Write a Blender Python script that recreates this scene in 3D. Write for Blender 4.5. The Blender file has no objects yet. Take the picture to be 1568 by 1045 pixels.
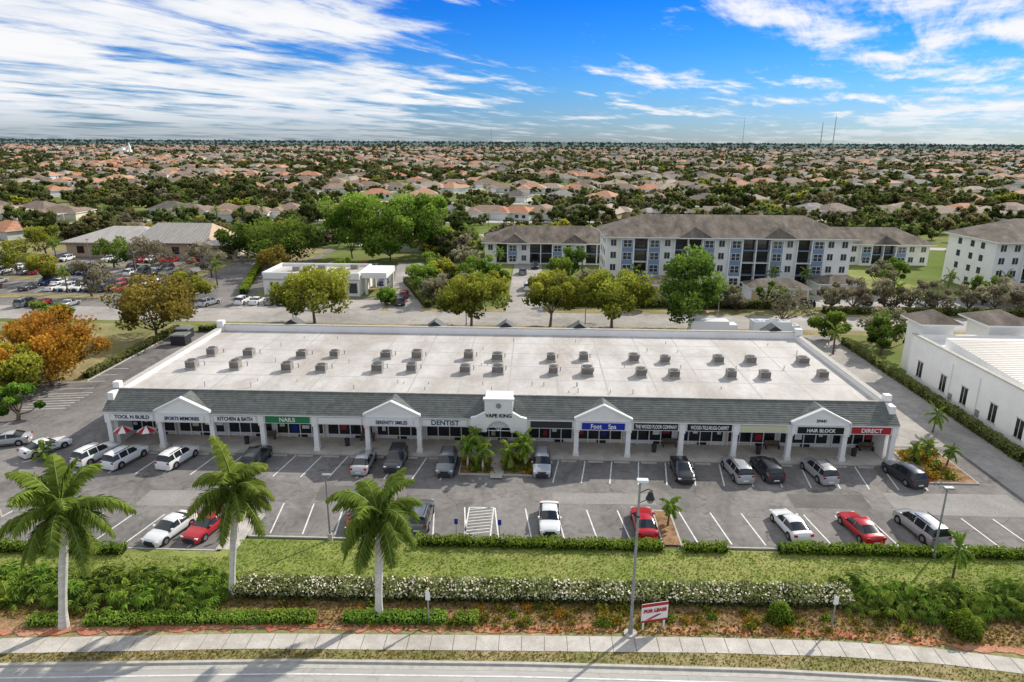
import bpy, math, random
import numpy as np
from mathutils import Matrix, Vector
rnd=random.Random(7)
sc=bpy.context.scene
COL=sc.collection
D=bpy.data

# ------------------------------------------------------------ materials
def newmat(name):
    m=D.materials.new(name); m.use_nodes=True
    nt=m.node_tree; b=nt.nodes['Principled BSDF']
    return m,nt,b
def mat(name,c,rough=0.8,var=0.0,scale=1.0,c2=None,metal=0.0,bump=0.0,stretch=(1,1,1),spec=0.3,fine=0.0,detail=5,stain=None,cracks=0.0):
    m,nt,b=newmat(name); L=nt.links
    b.inputs['Roughness'].default_value=rough; b.inputs['Metallic'].default_value=metal
    b.inputs['Specular IOR Level'].default_value=spec
    b.inputs['Base Color'].default_value=(*c,1)
    if var>0 or c2 is not None:
        g=nt.nodes.new('ShaderNodeNewGeometry'); mp=nt.nodes.new('ShaderNodeMapping'); L.new(g.outputs['Position'],mp.inputs[0]); mp.inputs['Scale'].default_value=stretch
        n=nt.nodes.new('ShaderNodeTexNoise'); n.inputs['Scale'].default_value=scale; n.inputs['Detail'].default_value=detail; n.inputs['Roughness'].default_value=0.65
        L.new(mp.outputs[0],n.inputs['Vector'])
        r=nt.nodes.new('ShaderNodeValToRGB'); L.new(n.outputs[0],r.inputs[0])
        r.color_ramp.elements[0].position=0.32; r.color_ramp.elements[1].position=0.68
        if c2 is None:
            a=tuple(max(0,x*(1-var)) for x in c); bb=tuple(min(1,x*(1+var)) for x in c)
        else: a,bb=c,c2
        r.color_ramp.elements[0].color=(*a,1); r.color_ramp.elements[1].color=(*bb,1)
        out=r.outputs[0]
        if stain:
            n3=nt.nodes.new('ShaderNodeTexNoise'); n3.inputs['Scale'].default_value=stain[0]; n3.inputs['Detail'].default_value=7; n3.inputs['Roughness'].default_value=0.7; n3.inputs['Distortion'].default_value=0.6
            mp3=nt.nodes.new('ShaderNodeMapping'); mp3.inputs['Scale'].default_value=stain[3]; mp3.inputs['Location'].default_value=(13,7,3); L.new(g.outputs['Position'],mp3.inputs[0]); L.new(mp3.outputs[0],n3.inputs['Vector'])
            m3=nt.nodes.new('ShaderNodeMapRange'); m3.inputs[1].default_value=0.46; m3.inputs[2].default_value=0.66; m3.inputs[3].default_value=0; m3.inputs[4].default_value=stain[2]; L.new(n3.outputs[0],m3.inputs[0])
            x3=nt.nodes.new('ShaderNodeMix'); x3.data_type='RGBA'; L.new(m3.outputs[0],x3.inputs['Factor']); L.new(out,x3.inputs['A']); x3.inputs['B'].default_value=(*stain[1],1); out=x3.outputs['Result']
        if cracks>0:
            vo=nt.nodes.new('ShaderNodeTexVoronoi'); vo.feature='DISTANCE_TO_EDGE'; vo.inputs['Scale'].default_value=0.16
            dn=nt.nodes.new('ShaderNodeTexNoise'); dn.inputs['Scale'].default_value=0.5; dn.inputs['Detail'].default_value=4; L.new(g.outputs['Position'],dn.inputs['Vector'])
            ad=nt.nodes.new('ShaderNodeVectorMath'); ad.operation='MULTIPLY_ADD'; L.new(dn.outputs['Color'],ad.inputs[0]); ad.inputs[1].default_value=(5,5,0); L.new(g.outputs['Position'],ad.inputs[2]); L.new(ad.outputs[0],vo.inputs['Vector'])
            m4=nt.nodes.new('ShaderNodeMapRange'); m4.inputs[1].default_value=0.0; m4.inputs[2].default_value=0.014; m4.inputs[3].default_value=1-cracks; m4.inputs[4].default_value=1; L.new(vo.outputs['Distance'],m4.inputs[0])
            x4=nt.nodes.new('ShaderNodeVectorMath'); x4.operation='SCALE'; L.new(out,x4.inputs[0]); L.new(m4.outputs[0],x4.inputs['Scale']); out=x4.outputs[0]
        if fine>0:
            n2=nt.nodes.new('ShaderNodeTexNoise'); n2.inputs['Scale'].default_value=scale*14; n2.inputs['Detail'].default_value=4
            L.new(mp.outputs[0],n2.inputs['Vector'])
            mr=nt.nodes.new('ShaderNodeMapRange'); mr.inputs[1].default_value=0.3; mr.inputs[2].default_value=0.7; mr.inputs[3].default_value=1-fine; mr.inputs[4].default_value=1+fine
            L.new(n2.outputs[0],mr.inputs[0])
            mx=nt.nodes.new('ShaderNodeVectorMath'); mx.operation='SCALE'; L.new(out,mx.inputs[0]); L.new(mr.outputs[0],mx.inputs['Scale']); out=mx.outputs[0]
        L.new(out,b.inputs['Base Color'])
    return m
def leafmat(name,dark,light,trans=0.42,hv=0.015,vv=0.3):
    m=D.materials.new(name); m.use_nodes=True; nt=m.node_tree; nt.nodes.clear(); L=nt.links; N=nt.nodes.new
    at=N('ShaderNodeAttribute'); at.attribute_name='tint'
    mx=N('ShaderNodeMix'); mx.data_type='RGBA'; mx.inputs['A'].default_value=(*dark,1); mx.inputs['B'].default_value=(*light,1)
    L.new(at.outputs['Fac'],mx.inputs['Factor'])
    oi=N('ShaderNodeObjectInfo'); hs=N('ShaderNodeHueSaturation')
    m1=N('ShaderNodeMapRange'); m1.inputs[3].default_value=0.5-hv; m1.inputs[4].default_value=0.5+hv*0.6
    m2=N('ShaderNodeMapRange'); m2.inputs[3].default_value=1-vv*0.6; m2.inputs[4].default_value=1+vv
    mu=N('ShaderNodeMath'); mu.operation='MULTIPLY'; mu.inputs[1].default_value=7.31; fr=N('ShaderNodeMath'); fr.operation='FRACT'
    L.new(oi.outputs['Random'],m1.inputs[0]); L.new(oi.outputs['Random'],mu.inputs[0]); L.new(mu.outputs[0],fr.inputs[0]); L.new(fr.outputs[0],m2.inputs[0])
    L.new(m1.outputs[0],hs.inputs['Hue']); L.new(m2.outputs[0],hs.inputs['Value']); L.new(mx.outputs['Result'],hs.inputs['Color'])
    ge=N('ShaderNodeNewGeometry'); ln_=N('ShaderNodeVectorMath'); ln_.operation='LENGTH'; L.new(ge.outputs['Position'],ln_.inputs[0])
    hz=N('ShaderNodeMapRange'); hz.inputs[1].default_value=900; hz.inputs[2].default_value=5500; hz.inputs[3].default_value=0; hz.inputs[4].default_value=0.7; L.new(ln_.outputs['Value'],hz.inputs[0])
    hm=N('ShaderNodeMix'); hm.data_type='RGBA'; L.new(hz.outputs[0],hm.inputs['Factor']); L.new(hs.outputs[0],hm.inputs['A']); hm.inputs['B'].default_value=(0.08,0.145,0.19,1)  # aerial haze painted into the leaf colour, bluer with distance from origin
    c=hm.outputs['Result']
    df=N('ShaderNodeBsdfDiffuse'); tr=N('ShaderNodeBsdfTranslucent'); ms=N('ShaderNodeMixShader'); ms.inputs[0].default_value=trans
    L.new(c,df.inputs[0]); L.new(c,tr.inputs[0]); L.new(df.outputs[0],ms.inputs[1]); L.new(tr.outputs[0],ms.inputs[2])
    o=N('ShaderNodeOutputMaterial'); L.new(ms.outputs[0],o.inputs[0])
    return m

M={}
M['asphalt']=mat('asphalt_old',(0.16,0.147,0.138),0.92,scale=0.12,c2=(0.265,0.245,0.23),fine=0.14,detail=8,stain=(0.22,(0.095,0.088,0.083),0.7,(1,0.6,1)),cracks=0.4)
M['asphalt2']=mat('asphalt_light',(0.31,0.285,0.26),0.9,scale=0.1,c2=(0.45,0.415,0.38),fine=0.10,detail=8,stain=(0.15,(0.2,0.187,0.174),0.6,(1,1,1)),cracks=0.25)
M['street']=mat('street_asphalt',(0.37,0.35,0.325),0.9,scale=0.15,c2=(0.47,0.445,0.415),fine=0.08,stretch=(0.3,2,1),cracks=0.2)
M['concrete']=mat('concrete',(0.43,0.395,0.35),0.9,scale=0.8,c2=(0.60,0.555,0.50),fine=0.12,stain=(0.4,(0.30,0.265,0.22),0.5,(1,1,1)))
M['kerb']=mat('kerb_concrete',(0.47,0.445,0.40),0.9,var=0.15,scale=2)
M['line']=mat('line_paint',(0.56,0.56,0.54),0.7,scale=2,c2=(0.86,0.86,0.84),detail=8)
M['lawn']=mat('lawn_grass',(0.13,0.165,0.04),1,scale=0.5,c2=(0.27,0.31,0.085),fine=0.3,spec=0.1,detail=8,stain=(0.25,(0.36,0.31,0.13),0.6,(0.6,1,1)))
M['dry']=mat('dry_grass',(0.20,0.175,0.07),1,scale=0.25,c2=(0.40,0.32,0.18),fine=0.3,spec=0.1,detail=8,stain=(0.12,(0.14,0.18,0.05),0.7,(1,1,1)))
M['soil']=mat('mulch_soil',(0.14,0.07,0.035),1,scale=0.7,c2=(0.44,0.28,0.16),fine=0.45,spec=0.1,detail=9,stain=(0.3,(0.14,0.13,0.045),0.5,(1,1,1)))
M['red']=mat('red_mulch',(0.42,0.085,0.05),1,scale=0.8,c2=(0.48,0.30,0.19),fine=0.4,spec=0.1,detail=8)
M['white']=mat('white_stucco',(0.77,0.76,0.74),0.85,scale=0.4,c2=(0.86,0.85,0.83),fine=0.03)
M['white2']=mat('white_paint_aged',(0.66,0.65,0.63),0.85,scale=0.3,c2=(0.80,0.79,0.77),fine=0.05)
M['membrane']=mat('roof_membrane',(0.43,0.40,0.37),0.75,scale=0.22,c2=(0.62,0.59,0.56),fine=0.06,stretch=(1,0.45,1),detail=9,stain=(0.14,(0.36,0.31,0.265),0.85,(1,0.4,1)))
M['seam']=mat('roof_seam',(0.41,0.385,0.36),0.7,var=0.1,scale=1)
M['tile']=mat('grey_roof_tile',(0.085,0.090,0.085),0.8,scale=1.5,c2=(0.18,0.188,0.175),fine=0.2)
M['tile_hi']=mat('grey_tile_edge',(0.22,0.23,0.21),0.8,var=0.3,scale=2)
M['metalroof']=mat('metal_roof',(0.36,0.33,0.30),0.5,scale=0.6,c2=(0.50,0.46,0.42),stretch=(2,0.3,1))
M['brownroof']=mat('brown_shingle',(0.10,0.08,0.06),0.9,scale=0.5,c2=(0.25,0.205,0.165),fine=0.3,stretch=(1,0.35,1),detail=9,stain=(0.4,(0.055,0.045,0.04),0.75,(1,0.3,1)))
M['glass']=mat('window_glass',(0.015,0.018,0.022),0.12,spec=0.6)
M['glassb']=mat('window_pane',(0.04,0.05,0.065),0.15,spec=0.6)
M['dark']=mat('dark_metal',(0.035,0.035,0.04),0.6)
M['grey']=mat('grey_metal',(0.28,0.29,0.29),0.5,var=0.15,scale=3,metal=0.2)
M['hvac']=mat('hvac_metal',(0.27,0.25,0.225),0.6,var=0.25,scale=2)
M['hvactop']=mat('hvac_top',(0.09,0.085,0.08),0.7,var=0.3,scale=3)
M['bluegrey']=mat('blue_grey_siding',(0.19,0.27,0.40),0.85,var=0.1,scale=0.4)
M['tan']=mat('tan_stucco',(0.50,0.38,0.26),0.9,var=0.1,scale=0.4)
M['cream']=mat('cream_stucco',(0.66,0.59,0.47),0.9,var=0.08,scale=0.4)
M['bark']=mat('bark',(0.13,0.10,0.075),0.95,var=0.4,scale=4)
M['royal']=mat('royal_palm_trunk',(0.50,0.47,0.42),0.9,scale=1.5,c2=(0.74,0.71,0.66),stretch=(1,1,3))
M['shaft']=mat('palm_crownshaft',(0.16,0.26,0.06),0.6,var=0.2,scale=3)
M['tyre']=mat('tyre_rubber',(0.015,0.015,0.016),0.9)
M['rim']=mat('wheel_rim',(0.35,0.35,0.36),0.35,metal=0.7)
M['lampw']=mat('headlamp',(0.75,0.78,0.8),0.2)
M['lampr']=mat('tail_lamp',(0.35,0.01,0.01),0.3)
M['s_blue']=mat('sign_blue',(0.01,0.03,0.34),0.5)
M['s_red']=mat('sign_red',(0.42,0.02,0.025),0.5)
M['s_black']=mat('sign_black',(0.01,0.01,0.012),0.5)
M['s_cream']=mat('sign_cream',(0.62,0.60,0.40),0.6)
M['s_white']=mat('sign_white',(0.78,0.78,0.77),0.5)
M['s_green']=mat('sign_green',(0.02,0.20,0.08),0.5)
M['s_navy']=mat('sign_navy',(0.02,0.03,0.10),0.5)
M['flower']=mat('white_flowers',(0.76,0.70,0.54),0.9)
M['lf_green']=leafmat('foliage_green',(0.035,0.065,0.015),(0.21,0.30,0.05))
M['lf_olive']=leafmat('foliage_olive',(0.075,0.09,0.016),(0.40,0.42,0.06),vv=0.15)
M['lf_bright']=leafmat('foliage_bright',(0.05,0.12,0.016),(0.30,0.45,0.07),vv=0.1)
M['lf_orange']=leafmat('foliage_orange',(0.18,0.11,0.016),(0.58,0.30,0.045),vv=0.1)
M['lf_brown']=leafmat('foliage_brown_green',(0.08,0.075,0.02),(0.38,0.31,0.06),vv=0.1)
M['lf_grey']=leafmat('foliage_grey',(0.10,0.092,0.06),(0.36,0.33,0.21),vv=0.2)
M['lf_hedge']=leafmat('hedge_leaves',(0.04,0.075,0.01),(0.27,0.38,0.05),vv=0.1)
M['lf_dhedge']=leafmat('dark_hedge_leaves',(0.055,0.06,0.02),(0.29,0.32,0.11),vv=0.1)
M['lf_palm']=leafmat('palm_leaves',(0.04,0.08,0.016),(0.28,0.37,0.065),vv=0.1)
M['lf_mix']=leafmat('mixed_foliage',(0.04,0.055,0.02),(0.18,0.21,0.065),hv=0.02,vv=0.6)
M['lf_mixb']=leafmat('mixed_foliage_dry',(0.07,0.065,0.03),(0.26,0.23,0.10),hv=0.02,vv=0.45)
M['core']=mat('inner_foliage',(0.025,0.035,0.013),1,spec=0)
def paint(name,c,metal=0.2):
    m,nt,b=newmat(name); b.inputs['Base Color'].default_value=(*c,1); b.inputs['Metallic'].default_value=metal; b.inputs['Roughness'].default_value=0.28
    b.inputs['Coat Weight'].default_value=0.6; b.inputs['Coat Roughness'].default_value=0.08
    return m
PC={'white':paint('car_paint_white',(0.78,0.78,0.77),0),'silver':paint('car_paint_silver',(0.46,0.47,0.48),0.4),'grey':paint('car_paint_grey',(0.18,0.19,0.20),0.4),
 'black':paint('car_paint_black',(0.015,0.016,0.018)),'dark':paint('car_paint_dark',(0.035,0.04,0.048)),'red':paint('car_paint_red',(0.50,0.012,0.02)),'blue':paint('car_paint_blue',(0.03,0.07,0.2))}

# ------------------------------------------------------------ mesh builder
class MB:
    def __init__(s): s.v=[];s.f=[];s.m=[];s.t=[];s.mats=[]
    def mi(s,m):
        m=M[m] if isinstance(m,str) else m
        if m not in s.mats: s.mats.append(m)
        return s.mats.index(m)
    def poly(s,pts,m,t=0.5):
        b=len(s.v); s.v+= [tuple(p) for p in pts]; s.f.append(tuple(range(b,b+len(pts)))); s.m.append(s.mi(m)); s.t.append(t)
    def box(s,x0,x1,y0,y1,z0,z1,m,top=None,T=None):
        p=[(x0,y0,z0),(x1,y0,z0),(x1,y1,z0),(x0,y1,z0),(x0,y0,z1),(x1,y0,z1),(x1,y1,z1),(x0,y1,z1)]
        if T is not None: p=[tuple(T@Vector(q)) for q in p]
        b=len(s.v); s.v+=p; mi=s.mi(m); ti=s.mi(top) if top else mi
        for q,k in (((0,3,2,1),mi),((4,5,6,7),ti),((0,1,5,4),mi),((1,2,6,5),mi),((2,3,7,6),mi),((3,0,4,7),mi)):
            s.f.append(tuple(b+i for i in q)); s.m.append(k); s.t.append(0.5)
    def tube(s,p0,p1,r0,r1,m,n=8,cap=True):
        p0=Vector(p0);p1=Vector(p1);d=(p1-p0).normalized(); a=d.orthogonal().normalized(); c=d.cross(a)
        b=len(s.v); mi=s.mi(m)
        for p,r in ((p0,r0),(p1,r1)):
            for i in range(n):
                an=2*math.pi*i/n; s.v.append(tuple(p+a*math.cos(an)*r+c*math.sin(an)*r))
        for i in range(n):
            j=(i+1)%n; s.f.append((b+i,b+j,b+n+j,b+n+i)); s.m.append(mi); s.t.append(0.5)
        if cap:
            s.f.append(tuple(b+n+i for i in range(n))); s.m.append(mi); s.t.append(0.5)
            s.f.append(tuple(b+n-1-i for i in range(n))); s.m.append(mi); s.t.append(0.5)
    def prism(s,pts,y0,y1,m,side=None):
        n=len(pts); s.poly([(x,y0,z) for x,z in pts],m); s.poly([(x,y1,z) for x,z in reversed(pts)],m)
        for i in range(n):
            a=pts[i];b=pts[(i+1)%n]; s.poly([(b[0],y0,b[1]),(a[0],y0,a[1]),(a[0],y1,a[1]),(b[0],y1,b[1])],side or m)
    def flat(s,pts,z,m): s.poly([(x,y,z) for x,y in pts],m)
    def hip(s,x0,x1,y0,y1,z0,z1,m,over=0.5,fascia='white'):
        x0-=over;x1+=over;y0-=over;y1+=over
        w=x1-x0;d=y1-y0
        if w>=d: a=(x0+d/2,(y0+y1)/2,z1);b=(x1-d/2,(y0+y1)/2,z1)
        else: a=((x0+x1)/2,y0+w/2,z1);b=((x0+x1)/2,y1-w/2,z1)
        A=(x0,y0,z0);B=(x1,y0,z0);C=(x1,y1,z0);E=(x0,y1,z0)
        if w>=d:
            s.poly([A,B,b,a],m);s.poly([B,C,b],m);s.poly([C,E,a,b],m);s.poly([E,A,a],m)
        else:
            s.poly([A,B,a],m);s.poly([B,C,b,a],m);s.poly([C,E,b],m);s.poly([E,A,a,b],m)
        s.box(x0,x1,y0,y1,z0-0.22,z0-0.005,fascia)
    def leaves(s,C,size,tint,m,rng,flat=0.0,asp=1.0):
        N=len(C); mi=s.mi(m)
        a=rng.normal(size=(N,3)); a/=np.linalg.norm(a,axis=1)[:,None]
        b=rng.normal(size=(N,3)); b[:,2]*=(1-flat); a[:,2]*=(1-flat); a/=np.linalg.norm(a,axis=1)[:,None]
        b-= (a*b).sum(1)[:,None]*a; b/=np.linalg.norm(b,axis=1)[:,None]
        sz=np.asarray(size).reshape(-1,1)*np.ones((N,1))*0.5
        a=a*sz; b=b*sz*asp
        V=np.stack([C-a-b*0.6,C+a*0.7-b,C+a+b*0.6,C-a*0.6+b],1).reshape(-1,3)
        b0=len(s.v); s.v+= [tuple(x) for x in V.tolist()]
        s.f+= [(b0+4*i,b0+4*i+1,b0+4*i+2,b0+4*i+3) for i in range(N)]
        s.m+= [mi]*N; s.t+= [float(x) for x in np.clip(tint,0,1)]
    def mesh(s,name,smooth=None):
        me=D.meshes.new(name); me.from_pydata(s.v,[],s.f)
        for m in s.mats: me.materials.append(m)
        me.polygons.foreach_set('material_index',s.m)
        at=me.attributes.new('tint','FLOAT','FACE'); at.data.foreach_set('value',s.t)
        me.update(); return me
    def obj(s,name,parent=None,smooth=None,loc=None,rotz=0):
        o=D.objects.new(name,s.mesh(name+'_mesh',smooth)); COL.objects.link(o)
        if parent: o.parent=parent
        if loc: o.location=loc
        o.rotation_euler[2]=rotz
        return o
def empty(name,loc=(0,0,0),rotz=0):
    o=D.objects.new(name,None); o.location=loc; o.rotation_euler[2]=rotz; COL.objects.link(o); return o
def inst(name,me,loc,rotz=0,s=1):
    o=D.objects.new(name,me); o.location=loc; o.rotation_euler[2]=rotz; o.scale=(s,s,s) if not isinstance(s,tuple) else s; COL.objects.link(o); return o
def text(body,x,y,z,size,m,parent,wmax=None,rz=0,name='lettering'):
    cu=D.curves.new(name,'FONT'); cu.body=body; cu.size=size; cu.align_x='CENTER'; cu.align_y='CENTER'; cu.extrude=0.015; cu.offset=0.012
    cu.materials.append(M[m]); o=D.objects.new(name,cu); COL.objects.link(o); o.location=(x,y,z); o.rotation_euler=(math.pi/2,0,rz); o.parent=parent
    if wmax: 
        est=len(body)*size*0.62
        if est>wmax: o.scale[0]=wmax/est
    return o

# ------------------------------------------------------------ world / light / camera
EL,AZ=34,45
w=D.worlds.new('World'); sc.world=w; w.use_nodes=True; nt=w.node_tree; L=nt.links; N=nt.nodes.new
bg=nt.nodes['Background']; sky=N('ShaderNodeTexSky'); sky.sky_type='NISHITA'; sky.sun_disc=False
sky.sun_elevation=math.radians(EL); sky.sun_rotation=math.radians(AZ); sky.altitude=0; sky.air_density=1.0; sky.dust_density=0.4; sky.ozone_density=3.0
tc=N('ShaderNodeTexCoord'); sep=N('ShaderNodeSeparateXYZ'); L.new(tc.outputs['Generated'],sep.inputs[0])
def math_(op,a,b=None,c=None):
    n=N('ShaderNodeMath'); n.operation=op
    for i,x in enumerate((a,b,c)):
        if x is None: continue
        if isinstance(x,(int,float)): n.inputs[i].default_value=x
        else: L.new(x,n.inputs[i])
    return n.outputs[0]
def mrange(x,a,b_,c,d_,smooth=True):
    n=N('ShaderNodeMapRange'); n.interpolation_type='SMOOTHSTEP' if smooth else 'LINEAR'; L.new(x,n.inputs[0])
    for i,v_ in enumerate((a,b_,c,d_)): n.inputs[i+1].default_value=v_
    return n.outputs[0]
zz=math_('ADD',math_('MAXIMUM',sep.outputs[2],0.0),0.055)
u=math_('DIVIDE',sep.outputs[0],zz); v=math_('DIVIDE',sep.outputs[1],zz)
cb=N('ShaderNodeCombineXYZ'); L.new(u,cb.inputs[0]); L.new(v,cb.inputs[1])
def noise(scale,stretch,rot,det,rough,dist=0.0,off=(0,0,0)):
    mp=N('ShaderNodeMapping'); mp.vector_type='TEXTURE'; L.new(cb.outputs[0],mp.inputs[0]); mp.inputs['Scale'].default_value=stretch; mp.inputs['Rotation'].default_value=(0,0,math.radians(rot)); mp.inputs['Location'].default_value=off
    n=N('ShaderNodeTexNoise'); n.inputs['Scale'].default_value=scale; n.inputs['Detail'].default_value=det; n.inputs['Roughness'].default_value=rough; n.inputs['Distortion'].default_value=dist; L.new(mp.outputs[0],n.inputs['Vector']); return n.outputs[0]
n1=noise(1.0,(1.5,1.0,1),62,8,0.6,0.25,(3,1,0))
n2=noise(1.9,(3.2,0.75,1),64,8,0.68,0.5,(0,5,0))
n3=noise(0.3,(1,1,1),0,2,0.5,0,(1.5,0.3,0))
az=math_('DIVIDE',sep.outputs[0],math_('MAXIMUM',sep.outputs[1],0.05))
lf=mrange(az,0.02,-0.34,0.0,0.115); rt=mrange(az,0.2,0.6,0.0,0.06)
gap=math_('MULTIPLY',mrange(math_('ABSOLUTE',math_('SUBTRACT',az,0.04)),0.0,0.3,-0.08,0.0),mrange(sep.outputs[2],0.08,0.14,0,1))
s=math_('ADD',math_('MULTIPLY',n1,0.55),math_('MULTIPLY',n2,0.34)); s=math_('ADD',s,math_('MULTIPLY',n3,0.2)); s=math_('ADD',math_('ADD',s,lf),math_('ADD',rt,gap))
cr=math_('MULTIPLY',mrange(s,0.54,0.67,0,0.98),mrange(sep.outputs[2],0.0,0.05,0.35,1))
ramp=N('ShaderNodeValToRGB'); L.new(sep.outputs[2],ramp.inputs[0]); e=ramp.color_ramp.elements
e[0].position=0; e[0].color=(0.33,0.47,0.74,1); e[1].position=0.185; e[1].color=(0.025,0.34,1.0,1)
for p_,c_ in ((0.03,(0.29,0.49,0.86)),(0.07,(0.19,0.48,0.94)),(0.12,(0.09,0.42,1.0)),(0.3,(0.6,0.78,0.95)),(0.5,(0.95,0.97,0.95))):
    k=e.new(p_); k.color=(*c_,1)
mul=N('ShaderNodeMix'); mul.data_type='RGBA'; mul.blend_type='MULTIPLY'; mul.inputs['Factor'].default_value=1; L.new(sky.outputs[0],mul.inputs['A']); L.new(ramp.outputs[0],mul.inputs['B'])
cm=N('ShaderNodeMix'); cm.data_type='RGBA'; L.new(cr,cm.inputs['Factor']); L.new(mul.outputs['Result'],cm.inputs['A'])
cs=N('ShaderNodeMix'); cs.data_type='RGBA'; L.new(mrange(n1,0.4,0.62,0,1),cs.inputs['Factor']); cs.inputs['A'].default_value=(5.9,6.5,7.2,1); cs.inputs['B'].default_value=(7.8,7.8,7.9,1); L.new(cs.outputs['Result'],cm.inputs['B'])
L.new(cm.outputs['Result'],bg.inputs[0]); bg.inputs[1].default_value=0.125
sl=D.lights.new('sun','SUN'); sl.energy=5.0; sl.angle=math.radians(0.5); sl.color=(1.0,0.94,0.83); so=D.objects.new('sun',sl); COL.objects.link(so)
ce=math.cos(math.radians(EL)); so.rotation_euler=Vector((-ce*math.sin(math.radians(AZ)),-ce*math.cos(math.radians(AZ)),-math.sin(math.radians(EL)))).to_track_quat('-Z','Y').to_euler()
so.location=(0,0,80)
cam=D.cameras.new('camera'); cam.lens=24; cam.sensor_width=36; cam.clip_end=40000; co=D.objects.new('camera',cam); COL.objects.link(co); sc.camera=co
R=Matrix.Rotation(math.radians(1.9),3,'Z')@Matrix.Rotation(math.radians(90-16.4),3,'X')@Matrix.Rotation(math.radians(0.33),3,'Z')
co.rotation_euler=R.to_euler(); co.location=(0,0,32)
sc.view_settings.view_transform='Standard'

# ------------------------------------------------------------ ground
def interp(x,pts):
    for (a,b),(c,d) in zip(pts,pts[1:]):
        if x<=c:
            t=max(0,(x-a)/(c-a)); return b+(d-b)*t
    return pts[-1][1]
g=MB()
xs=[-9000,-4000,-1500,-500,-200,-100,-50,0,50,100,200,500,1500,4000,9000]; ys=[-300,-50,0,30,60,90,120,160,200,300,600,1200,2500,5000,12000]
gm,gnt,gb=newmat('ground_cover'); GL=gnt.links
n=gnt.nodes.new('ShaderNodeTexNoise'); n.inputs['Scale'].default_value=0.02; n.inputs['Detail'].default_value=9; n.inputs['Roughness'].default_value=0.7
ge=gnt.nodes.new('ShaderNodeNewGeometry'); GL.new(ge.outputs['Position'],n.inputs['Vector'])
r=gnt.nodes.new('ShaderNodeValToRGB'); GL.new(n.outputs[0],r.inputs[0]); el=r.color_ramp.elements
el[0].position=0.3; el[0].color=(0.10,0.14,0.04,1); el[1].position=0.72; el[1].color=(0.38,0.32,0.21,1); q=el.new(0.48); q.color=(0.15,0.19,0.06,1); q=el.new(0.6); q.color=(0.24,0.24,0.10,1)
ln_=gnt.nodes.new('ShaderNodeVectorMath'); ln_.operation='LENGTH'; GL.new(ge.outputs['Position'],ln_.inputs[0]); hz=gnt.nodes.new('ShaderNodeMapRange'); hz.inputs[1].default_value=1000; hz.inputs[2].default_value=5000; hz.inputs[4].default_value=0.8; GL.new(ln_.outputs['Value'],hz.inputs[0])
gx=gnt.nodes.new('ShaderNodeMix'); gx.data_type='RGBA'; GL.new(hz.outputs[0],gx.inputs['Factor']); GL.new(r.outputs[0],gx.inputs['A']); gx.inputs['B'].default_value=(0.09,0.14,0.17,1)  # far ground colour blended to blue, standing in for air haze
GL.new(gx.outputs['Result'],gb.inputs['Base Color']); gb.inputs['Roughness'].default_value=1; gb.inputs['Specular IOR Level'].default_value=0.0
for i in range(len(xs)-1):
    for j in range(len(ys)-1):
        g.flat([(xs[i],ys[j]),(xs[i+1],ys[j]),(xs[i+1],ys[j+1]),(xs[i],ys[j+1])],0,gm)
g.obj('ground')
def sheet(name,polys,z,m,rect=False):
    b=MB()
    for p in polys:
        if len(p)==4 and not isinstance(p[0],tuple): x0,x1,y0,y1=p; p=[(x0,y0),(x1,y0),(x1,y1),(x0,y1)]
        b.flat(p,z,m)
    return b.obj(name)
KB=[(-120,26),(-60,32.2),(-33,34.3),(-15,35.4),(0,35.75),(15,35.8),(24,35.5),(31,34.6),(45,32.3),(120,18)]
SW=[(-120,28),(-60,34.0),(-34,36.0),(-18,37.1),(-1,37.6),(12,37.95),(20,37.95),(26,37.6),(31,36.9),(45,34.6),(120,20)]
st=MB(); kb=MB(); vg=MB(); sw=MB(); ln=MB()
X=-110
while X<110:
    a,b_=interp(X,KB),interp(X+1.5,KB); c,d=interp(X,SW),interp(X+1.5,SW)
    st.flat([(X,a-14),(X+1.5,b_-14),(X+1.5,b_),(X,a)],0.012,'street')
    kb.poly([(X,a-0.45,0.02),(X+1.5,b_-0.45,0.02),(X+1.5,b_,0.03),(X,a,0.03)],'kerb')
    kb.poly([(X,a,0.03),(X+1.5,b_,0.03),(X+1.5,b_,0.15),(X,a,0.15)],'kerb'); kb.poly([(X,a,0.15),(X+1.5,b_,0.15),(X+1.5,b_+0.2,0.15),(X,a+0.2,0.15)],'kerb')
    ln.flat([(X,a-1.0),(X+1.5,b_-1.0),(X+1.5,b_-0.88),(X,a-0.88)],0.024,'line')
    vg.flat([(X,a+0.2),(X+1.5,b_+0.2),(X+1.5,d+0.7+1.0),(X,c+0.7+1.0)],0.12,'dry')
    sw.poly([(X+0.02,c-0.72,0.145),(X+1.48,d-0.72,0.145),(X+1.48,d+0.72,0.145),(X+0.02,c+0.72,0.145)],'concrete')
    X+=1.5
st.obj('street'); kb.obj('street_kerb'); vg.obj('verge'); sw.obj('sidewalk'); ln.obj('street_edge_line')
def band(name,x0,x1,f0,f1,z,m,step=1.0,amp=0.3,seed=1):
    rg=random.Random(seed); b=MB(); n=int((x1-x0)/step); A=[(x0+i*step,f0(x0+i*step)+rg.uniform(-amp,amp),f1(x0+i*step)+rg.uniform(-amp,amp)) for i in range(n+1)]
    for p,q in zip(A,A[1:]): b.flat([(p[0],p[1]),(q[0],q[1]),(q[0],q[2]),(p[0],p[2])],z,m)
    return b.obj(name)
swf=lambda x:interp(x,SW)
band('mulch_bed',-70,60,lambda x:swf(x)+1.2,lambda x:43.2+0.02*x,0.14,'soil',1.0,0.25,3)
band('red_mulch_strip',-60,50,lambda x:swf(x)+1.05,lambda x:swf(x)+1.65,0.155,'red',0.5,0.25,4)
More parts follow.
